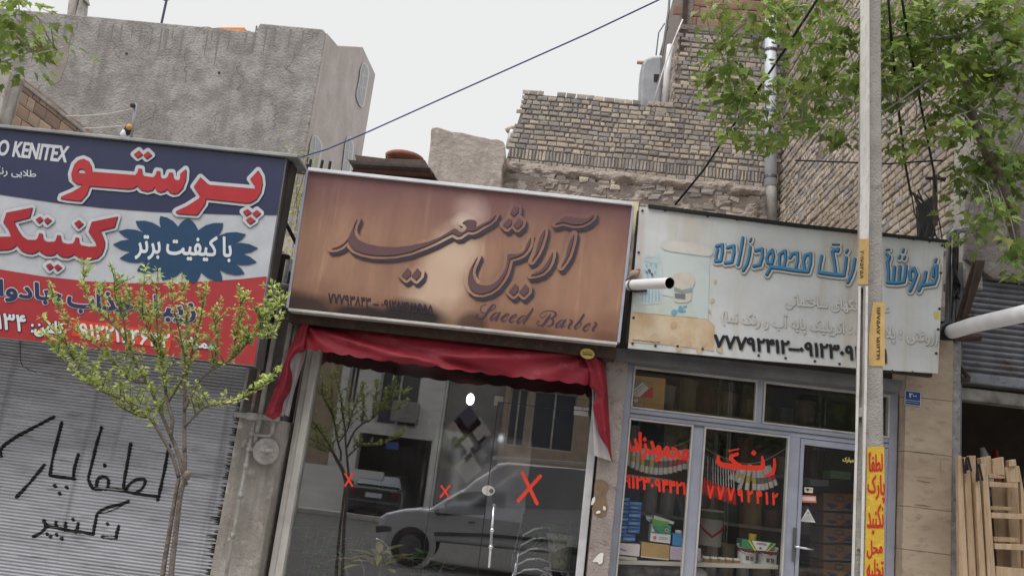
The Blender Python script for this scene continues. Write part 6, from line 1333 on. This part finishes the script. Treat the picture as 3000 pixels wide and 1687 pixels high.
CL = [(180,110),(290,70),(350,120),(420,200),(460,260),(520,40),(560,110),(640,60),(700,100),(760,50),(860,60),(950,50),(1010,110),(660,200),(740,180),(870,240),(930,260),(980,300),(1120,130),(1130,200),(1250,170),(1280,250),(300,330),(310,400),(320,470),(420,520),(210,545),(240,610),(260,680),(370,640),(420,680),(460,720),(540,620),(580,360),(690,600),(780,610),(840,650),(900,430),(990,480),(1100,460),(1180,520),(1240,600),(1290,500),(1350,230),(1000,330),(1150,330),(1260,390),(1400,400),(960,640),(1050,690),(1150,640),(1200,720),(1330,730),(330,800),(430,800),(520,860),(370,940),(560,1080),(650,1060),(700,980),(760,920),(850,860),(940,820),(1000,930),(1100,960),(1180,920),(1240,1030),(1170,1040),(680,1100),(400,1030),
 (1500,260),(1560,300),(1600,150),(1700,100),(1850,80),(1950,150),(1800,220),(1750,320),(1650,380),(1560,400),(1530,600),(1620,650),(1700,600),(1600,730),(1500,790),(1750,420),(1880,420),(1950,350),(2100,340),(2200,400),(2300,360),(2100,420),(2050,560),(2200,600),(2300,560),(2080,680),(1900,830),(1990,760),(2050,780),(2150,100),(2250,50),(2380,120),(2480,60),(2540,220),(2450,300),(2550,460),(2400,460),(2350,850),(2450,900),(2250,860),(1560,1050),(1680,1100),(1750,1050),(1950,960),(2000,1000),(2200,1110),(2300,1100),(2250,1210),(2350,1250),(2500,1200),(2520,1280),(2060,1290),(2250,1330),(2400,1430),(2150,1400),(2000,40),(2300,200),(2150,230),(1980,540),
 (2050,1478),(2150,1628),(2200,1698),(2300,1648),(2150,1818),(2450,1778),(2500,1928),(2350,1598),(2400,1548),(2570,2068),(1750,40),(1900,-20),(2080,-30),(2350,-20),(1450,60),(1120,-10),(1420,560),(1000,560),(640,800),(900,740),(1130,800),(1450,680),(1850,300),(2000,250),(2480,560),(2520,750),(2576,880),(1800,140)]
_g = random.Random(5); CL += [(_g.uniform(1520,2560), _g.uniform(0,640)) for _ in range(46)]+[(_g.uniform(2150,2570), _g.uniform(640,1350)) for _ in range(14)]
plane_tree('big plane tree with drooping leafy branches over the pole at the upper right', (4.6,-1.2,.13), LIMBS, CL, -1.15, 31, 17, zz,
  ([(4.9,-1.3,.1),(4.8,-1.28,1.5),(4.7,-1.25,3.2),(4.6,-1.2,4.6),(4.5,-1.2,6.2)],[.22,.18,.16,.13,.10]))
tt = bpy.data.objects['plane_tree']
MB().tube([P(2980,760,-1.0), P(2960,600,-1.1), P(2900,470,-1.2), P(2846,330,-1.3), P(2830,230,-1.3)], [.042,.038,.034,.03,.026], 12).build('limb', m_bark, tt, smooth=True)
zz = Z(0,0,2.576)
plane_tree('leafy plane tree branch tips reaching in at the upper left corner', (-6.2,-2.2,.13), [([(-900,500),(-300,480),(0,466),(190,405),(300,372),(425,376)],.012,.0),([(-900,200),(-300,150),(0,130),(150,108),(262,112)],.012,.2),([(-300,150),(-50,60),(120,30),(200,60)],.007,.1),([(0,466),(60,420),(120,440)],.005,.0)],
 [(30,50),(120,30),(200,60),(260,110),(300,150),(50,110),(120,140),(30,230),(60,290),(330,290),(300,320),(180,320),(170,380),(230,350),(350,360),(430,372),(60,420),(120,440),(20,500),(150,480),(-60,100),(-80,250),(-60,420),(-40,30),(90,-10),(10,170)], -2.2, 44, 8, zz, ([(-6.2,-2.2,.1),(-6.15,-2.2,2.5),(-6.0,-2.2,5.2)],[.18,.15,.10]))

# ================================================================== the other side of the street (seen mirrored in the glass)
def facade(name, label, x0, x1, y, z1, m, openings, d=.5):
    t = thing(name, label, 'building', ((x0+x1)/2, y-4, 0)); xs = sorted({x0, x1}|{v for o in openings for v in o[:2]}); zs = sorted({0, z1}|{v for o in openings for v in o[2:4]}); b = MB()
    for i in range(len(xs)-1):
        for k in range(len(zs)-1):
            cx, cz = (xs[i]+xs[i+1])/2, (zs[k]+zs[k+1])/2
            if any(o[0] < cx < o[1] and o[2] < cz < o[3] for o in openings): continue
            b.box(xs[i], xs[i+1], y-d, y, zs[k], zs[k+1])
    b.build('wall', m, t)
    MB().box(x0,x1,y-6,y-5.8,0,z1).box(x0,x1,y-6,y-d,z1-.15,z1-.001).build('rear_wall', m_dark, t)
    for o in openings:
        if o[4] == 'window':
            w = MB().box(o[0],o[1],y-.30,y-.24,o[2],o[3]).build('window', plain(70,76,86,.15,.7), t)
            f = MB(); mxx = (o[0]+o[1])/2
            for a in (o[0], mxx-.03, o[1]-.06): f.box(a,a+.06,y-.24,y-.18,o[2]+.06,o[3]-.06)
            f.box(o[0],o[1],y-.24,y-.18,o[2],o[2]+.06).box(o[0],o[1],y-.24,y-.18,o[3]-.06,o[3]).build('window_frame', m_aluw, w)
        elif o[4] == 'shutter': make_shutter(t, o[0], o[1], o[2], o[3], y-.25, .12, .02, m_shut)
    return t
m_white = mat('white stone facade', S(226,224,220), S(206,204,200), scale=1.2, rough=.8, stretch=(1,1,3))
m_beige = mat('beige brick facade', S(176,158,136), S(150,134,116), scale=3, rough=.9)
m_grey = mat('grey facade', S(150,148,146), S(126,124,122), scale=2, rough=.9)
def RX(px, py, Yr): return PM(px, py, 2*GL-Yr)
YO = -23.5
a = RX(1030,1300,YO); c = RX(1285,1330,YO)
fa = facade('white_house', 'white panelled house with an open dark garage across the street', RX(985,1200,YO)[0], c[0], YO, 6.9, m_white,
  [(RX(1050,1300,YO)[0], RX(1265,1300,YO)[0], 0.0, 2.75, 'open'), (RX(1105,1180,YO)[0], RX(1225,1180,YO)[0], RX(1105,1240,YO)[2], RX(1115,1130,YO)[2]+1.6, 'window'), (RX(1010,1180,YO)[0], RX(1040,1180,YO)[0], 3.7, 5.5, 'window')])
q = RX(1185,1215,YO+.35); MB().box(q[0]-.45,q[0]+.45,YO+.02,YO+.5,q[2]-.25,q[2]+.45).build('air_cooler', m_grey, fa, bevel=.03)
q = RX(1200,1323,YO)
o_ = text_ink('195', [(0,0),(60,0),(60,34),(0,34)]); vs, fs = o_.mesh(2, 1.2)
MB().add([(q[0]+.35-x*.0115, YO+.008, q[2]+.15-y*.0115) for x, y in vs], fs).build('house_number', m_black, fa)
q = RX(1150,1305,YO); MB().box(q[0]-.22,q[0]+.22,YO+.001,YO+.03,q[2]-.12,q[2]+.12).build('blue_plate', plain(60,90,160), fa)
facade('stone_facade_house', 'grey house with a diamond patterned facade across the street', c[0]+.02, RX(1460,1300,YO)[0], YO-.3, 7.3, m_grey, [(c[0]+.5, c[0]+1.9, 5.6, 7.2, 'window')])
fb = bpy.data.objects['stone_facade_house']
for i, (x, y, s_, m) in enumerate(((1370,1235,42,plain(86,84,98)),(1400,1265,40,plain(186,182,176)),(1340,1265,40,plain(176,172,168)),(1372,1305,42,plain(190,186,182)),(1415,1320,40,plain(120,116,124)),(1330,1320,40,plain(112,108,116)),(1372,1370,40,plain(186,180,172)))):
    q = RX(x, y, YO-.3); r = s_*.0118
    MB().prism([(q[0]-r,YO-.297,q[2]),(q[0],YO-.297,q[2]+r*1.15),(q[0]+r,YO-.297,q[2]),(q[0],YO-.297,q[2]-r*1.15)], (0,.012,0)).build('diamond_panel', m, fb)
facade('beige_house', 'tall beige brick house with wide dark windows across the street', RX(1462,1300,YO)[0], RX(1462,1300,YO)[0]+9.0, YO, 7.0, m_beige,
  [(RX(1490,1200,YO)[0], RX(1545,1200,YO)[0], 2.9, 4.9, 'window'), (RX(1560,1200,YO)[0], RX(1690,1200,YO)[0], 2.9, 4.9, 'window'), (RX(1490,1200,YO)[0], RX(1690,1200,YO)[0], .2, 2.3, 'shutter'), (RX(1800,1200,YO)[0], RX(1960,1200,YO)[0], 3.0, 5.0, 'window')])
x1 = RX(1462,1300,YO)[0]+9.02
facade('long_grey_house', 'long grey house with closed shutters across the street', x1, x1+16, YO-.1, 7.2, m_grey, [(x1+1, x1+4, .2, 2.6, 'shutter'), (x1+5, x1+8, .2, 2.6, 'shutter'), (x1+1, x1+3, 4, 5.8, 'window'), (x1+5, x1+7, 4, 5.8, 'window')])
x0 = RX(985,1200,YO)[0]-.02
facade('brick_row_house', 'plain beige house with small windows across the street', x0-22, x0, YO-.2, 6.6, m_beige, [(x0-3, x0-1.6, 3.6, 5.2, 'window'), (x0-7, x0-5.5, 3.6, 5.2, 'window'), (x0-9, x0-5, .2, 2.7, 'shutter')])
tag(MB().box(x0-6, x0+2.3, YO+1.6, YO+1.8, .15, 1.5).build('boundary_wall', m_white, loc=(x0-2,YO+1.7,.15)), 'low white boundary wall across the street', 'wall')
# street trees over there
def far_tree(label, x, y, h, seed, r=1.7):
    t = thing('street_tree', label, 'tree', (x,y,.15)); g = random.Random(seed); w, lf = MB(), MB()
    w.tube([(x,y,.1),(x+.05,y,h*.3),(x-.05,y+.1,h*.55),(x,y,h*.8)], [.19,.15,.11,.05], 9)
    for i in range(46):
        a, e = g.uniform(0,6.28), g.uniform(-.4,1.2); rr = r*g.uniform(.3,1); c = Vector((x+rr*math.cos(a)*math.cos(e), y+rr*math.sin(a)*math.cos(e), h*.66+rr*math.sin(e)*.95))
        w.tube([(x,y,h*g.uniform(.4,.6)), c], [.03,.008], 5)
        for _ in range(26):
            o = Vector((g.gauss(0,.26), g.gauss(0,.26), g.gauss(0,.2))); kk = g.uniform(.6,1.2)
            plane_leaf(lf, c+o, (g.uniform(-1,1), g.uniform(-1,1), g.uniform(-.6,.2)), (0,0,1), g.uniform(.10,.18), (kk,kk,kk*.8,1))
    w.build('trunk', m_bark, t, smooth=True); lf.build('crown', m_pleaf, t)
far_tree('dark street tree across the street, mirrored at the left of the paint shop fanlight', 5.0, -17.5, 5.6, 51); far_tree('thick trunked street tree across the street, mirrored right of the paint shop fanlight post', 7.6, -13.5, 5.4, 52, 1.9); far_tree('street tree across the street before the long grey house', 12.0, -19, 6.5, 53, 2.0)
# ------------------------------------------------------------------ vehicles
m_silv = mat('silver car paint', S(196,197,200), S(188,189,193), scale=3, rough=.28, metal=.35, coat=.6); m_dkc = mat('dark car paint', S(52,50,54), S(46,44,48), scale=3, rough=.25, coat=.6); m_cream = mat('cream car paint', S(214,212,206), S(204,202,196), scale=3, rough=.3, coat=.5)
m_win = mat('car window', S(26,28,30), rough=.08, spec=.7); m_tyre = mat('tyre', S(28,28,28), rough=.85); m_plas = mat('grey bumper plastic', S(58,58,60), rough=.7)
def wheel(t, x, y, z, r, w, sgn):
    wl = MB().lathe([(r*.62,0),(r*.95,.0),(r,.03),(r,w-.03),(r*.95,w),(r*.62,w)], (x, y-(w if sgn > 0 else 0), z), 24, axis='Y').build('wheel', m_tyre, t)
    k = MB().lathe([(.03,0),(r*.60,.0),(r*.60,w+.004),(.03,w+.012)], (x, y-(w if sgn > 0 else 0)-(0 if sgn > 0 else .008), z), 18, axis='Y')
    k.build('rim', m_steel, wl)
# van: silhouette on its street-side flank
YV_ = 2*GL-8.7
t = thing('parked_van', 'silver panel van parked across from the shops, mirrored in the barber window', 'van', PM(1500,1700,8.7)[:2]+(0,))
zz = Z(1000,1124,2.574)
R_v = lambda pts: [PM(x, y, 8.7) for x, y in zz(pts)]
body = [(280,1080),(275,1030),(290,1000),(340,970),(480,940),(600,932),(660,945),(760,880),(900,800),(920,795),(1010,720),(1120,655),(1180,600),(1260,590),(1900,650),(2500,720),(2600,1000),(2600,1420),(1700,1290),(700,1190)]
q = R_v(body); w_ = 1.68
pts2 = [(p[0], p[1], p[2]) for p in q]
b = MB().prism(pts2, (0,-w_,0)); b.build('body', m_silv, t, bevel=.06, seg=3)
def vp(name, pts, m, dy=.012, par=None): return MB().prism([(p[0],p[1]+dy,p[2]) for p in R_v(pts)], (0,-dy*2-.0,0)).build(name, m, par or t, bevel=.004)
vp('front_window', [(780,905),(800,880),(900,825),(960,812),(1095,812),(1085,985),(760,990),(775,960)], m_win); vp('side_window', [(1130,660),(1250,610),(1750,640),(1900,660),(1900,950),(1160,930),(1140,900)], mat('panelled side', S(150,150,154), rough=.35, metal=.3), .010)
vp('roof_rail', [(1140,545),(1260,550),(1900,600),(1900,625),(1240,572),(1140,570)], m_aluw, .02); vp('rubbing_strip', [(700,1115),(1080,1125),(1700,1180),(1700,1205),(1080,1150),(700,1145)], m_plas, .02)
vp('headlight', [(275,1030),(320,1005),(345,1010),(330,1060),(290,1070)], plain(200,206,214,.15,.7), .02); vp('bumper', [(262,1070),(380,1075),(380,1110),(262,1120)], m_plas, .03)
vp('mirror', [(710,950),(770,930),(770,975),(740,992),(712,975)], m_plas, .14); vp('door_handle', [(960,1035),(1010,1038),(1010,1050),(960,1048)], m_plas, .02)
q = PM(1000+520/2.574, 1124+1215/2.574, 8.7); wheel(t, q[0], YV_+.05, .33, .33, .2, 1); wheel(t, q[0]+2.75, YV_+.05, .33, .33, .2, 1); wheel(t, q[0], YV_-w_-.0, .33, .33, .2, -1); wheel(t, q[0]+2.75, YV_-w_, .33, .33, .2, -1)
k = MB().lathe([(.36,0),(.44,0),(.44,.025),(.36,.02)], (q[0],YV_-.005,.36), 24, axis='Y'); k.build('wheel_arch', m_silv, t); MB().lathe([(.02,0),(.40,0),(.40,.012),(.02,.012)], (q[0],YV_-.004,.36), 24, axis='Y').build('arch_well', m_black, t)
# dark saloon standing in the garage mouth, tail to the street
cx, cy = RX(1090,1480,-21.0)[0], -21.0
t = thing('dark_saloon', 'dark saloon car standing tail first at the open garage, mirrored in the barber window', 'car', (cx,cy,0))
def xs_(rows):                                                     # lofted cross sections along the car: (y, half width, z low, z shoulder, half top, z top)
    vs, fs = [], []
    for y, hw, zl, zs_, ht, zt_2 in rows: vs += [(cx-hw,cy+y,zl),(cx-hw,cy+y,zs_),(cx-ht,cy+y,zt_2),(cx+ht,cy+y,zt_2),(cx+hw,cy+y,zs_),(cx+hw,cy+y,zl)]
    n = len(rows)
    for i in range(n-1):
        for k in range(6): fs.append((i*6+k, i*6+(k+1) % 6, (i+1)*6+(k+1) % 6, (i+1)*6+k))
    fs += [tuple(range(5,-1,-1)), tuple((n-1)*6+k for k in range(6))]
    return MB().add(vs, fs)
xs_([(0,.80,.35,.80,.72,.98),(-.12,.86,.28,.85,.76,1.02),(-.55,.87,.25,.92,.78,1.04),(-.9,.87,.25,.95,.62,1.36),(-1.2,.87,.25,.96,.60,1.44),(-2.3,.87,.25,.96,.60,1.44),(-3.1,.87,.25,.95,.76,1.0),(-4.3,.82,.28,.80,.7,.86)]).build('body', m_dkc, t, bevel=.05, seg=3)
MB().prism([(cx-.70,cy-.53,1.06),(cx+.70,cy-.53,1.06),(cx+.57,cy-.86,1.36),(cx-.57,cy-.86,1.36)], (0,.02,.02)).build('rear_window', plain(90,100,112,.08,.8), t)
for s_ in (-1,1): MB().box(cx+s_*.66-.14,cx+s_*.66+.14,cy-.05,cy+.035,.72,.94).build('tail_light', plain(92,24,26,.2,.6), t, bevel=.02)
MB().box(cx-.26,cx+.26,cy-.02,cy+.03,.70,.84).build('number_plate', plain(206,210,216,.4), t); MB().box(cx-.86,cx+.86,cy-.2,cy+.08,.38,.62).build('bumper', m_dkc, t, bevel=.06)
for s_ in (-1,1):
    for y in (-.75,-3.35):
        wl = MB().tube([(cx+s_*.66,cy+y,.31),(cx+s_*.86,cy+y,.31)], .31, 18).build('wheel', m_tyre, t); MB().tube([(cx+s_*.8,cy+y,.31),(cx+s_*.868,cy+y,.31)], .18, 14).build('rim', m_steel, wl)
# cream saloon along the far kerb
a = RX(1800,1500,-19.5); X_ = a[0]-2.2
t = thing('cream_saloon', 'old cream saloon car parked side on across the street, mirrored in the paint shop window', 'car', (X_+2.2,-20.3,0))
prof = [(0,.40),(0,.78),(.30,.86),(1.0,.90),(1.35,1.36),(1.55,1.42),(2.55,1.42),(2.75,1.38),(3.25,.92),(4.2,.86),(4.32,.74),(4.32,.40)]
MB().prism([(X_+x,-19.5,z) for x, z in prof], (0,-1.6,0)).build('body', m_cream, t, bevel=.05, seg=3)
for w_pts in ([(1.25,.94),(1.45,1.33),(2.0,1.36),(2.0,.94)],[(2.07,.94),(2.07,1.36),(2.62,1.33),(3.02,.94)]): MB().prism([(X_+x,-19.485,z) for x, z in w_pts], (0,-.02,0)).build('side_window', m_win, t)
MB().box(X_+.02,X_+4.3,-19.49,-19.48,.66,.68).build('trim_strip', m_chrome, t); MB().box(X_-.08,X_+.1,-21.05,-19.55,.42,.55).box(X_+4.25,X_+4.42,-21.05,-19.55,.42,.55).build('bumper', m_chrome, t, bevel=.02)
for x in (.75,3.5):
    wheel(t, X_+x, -19.46, .31, .31, .18, 1); wheel(t, X_+x, -21.14, .31, .31, .18, -1)
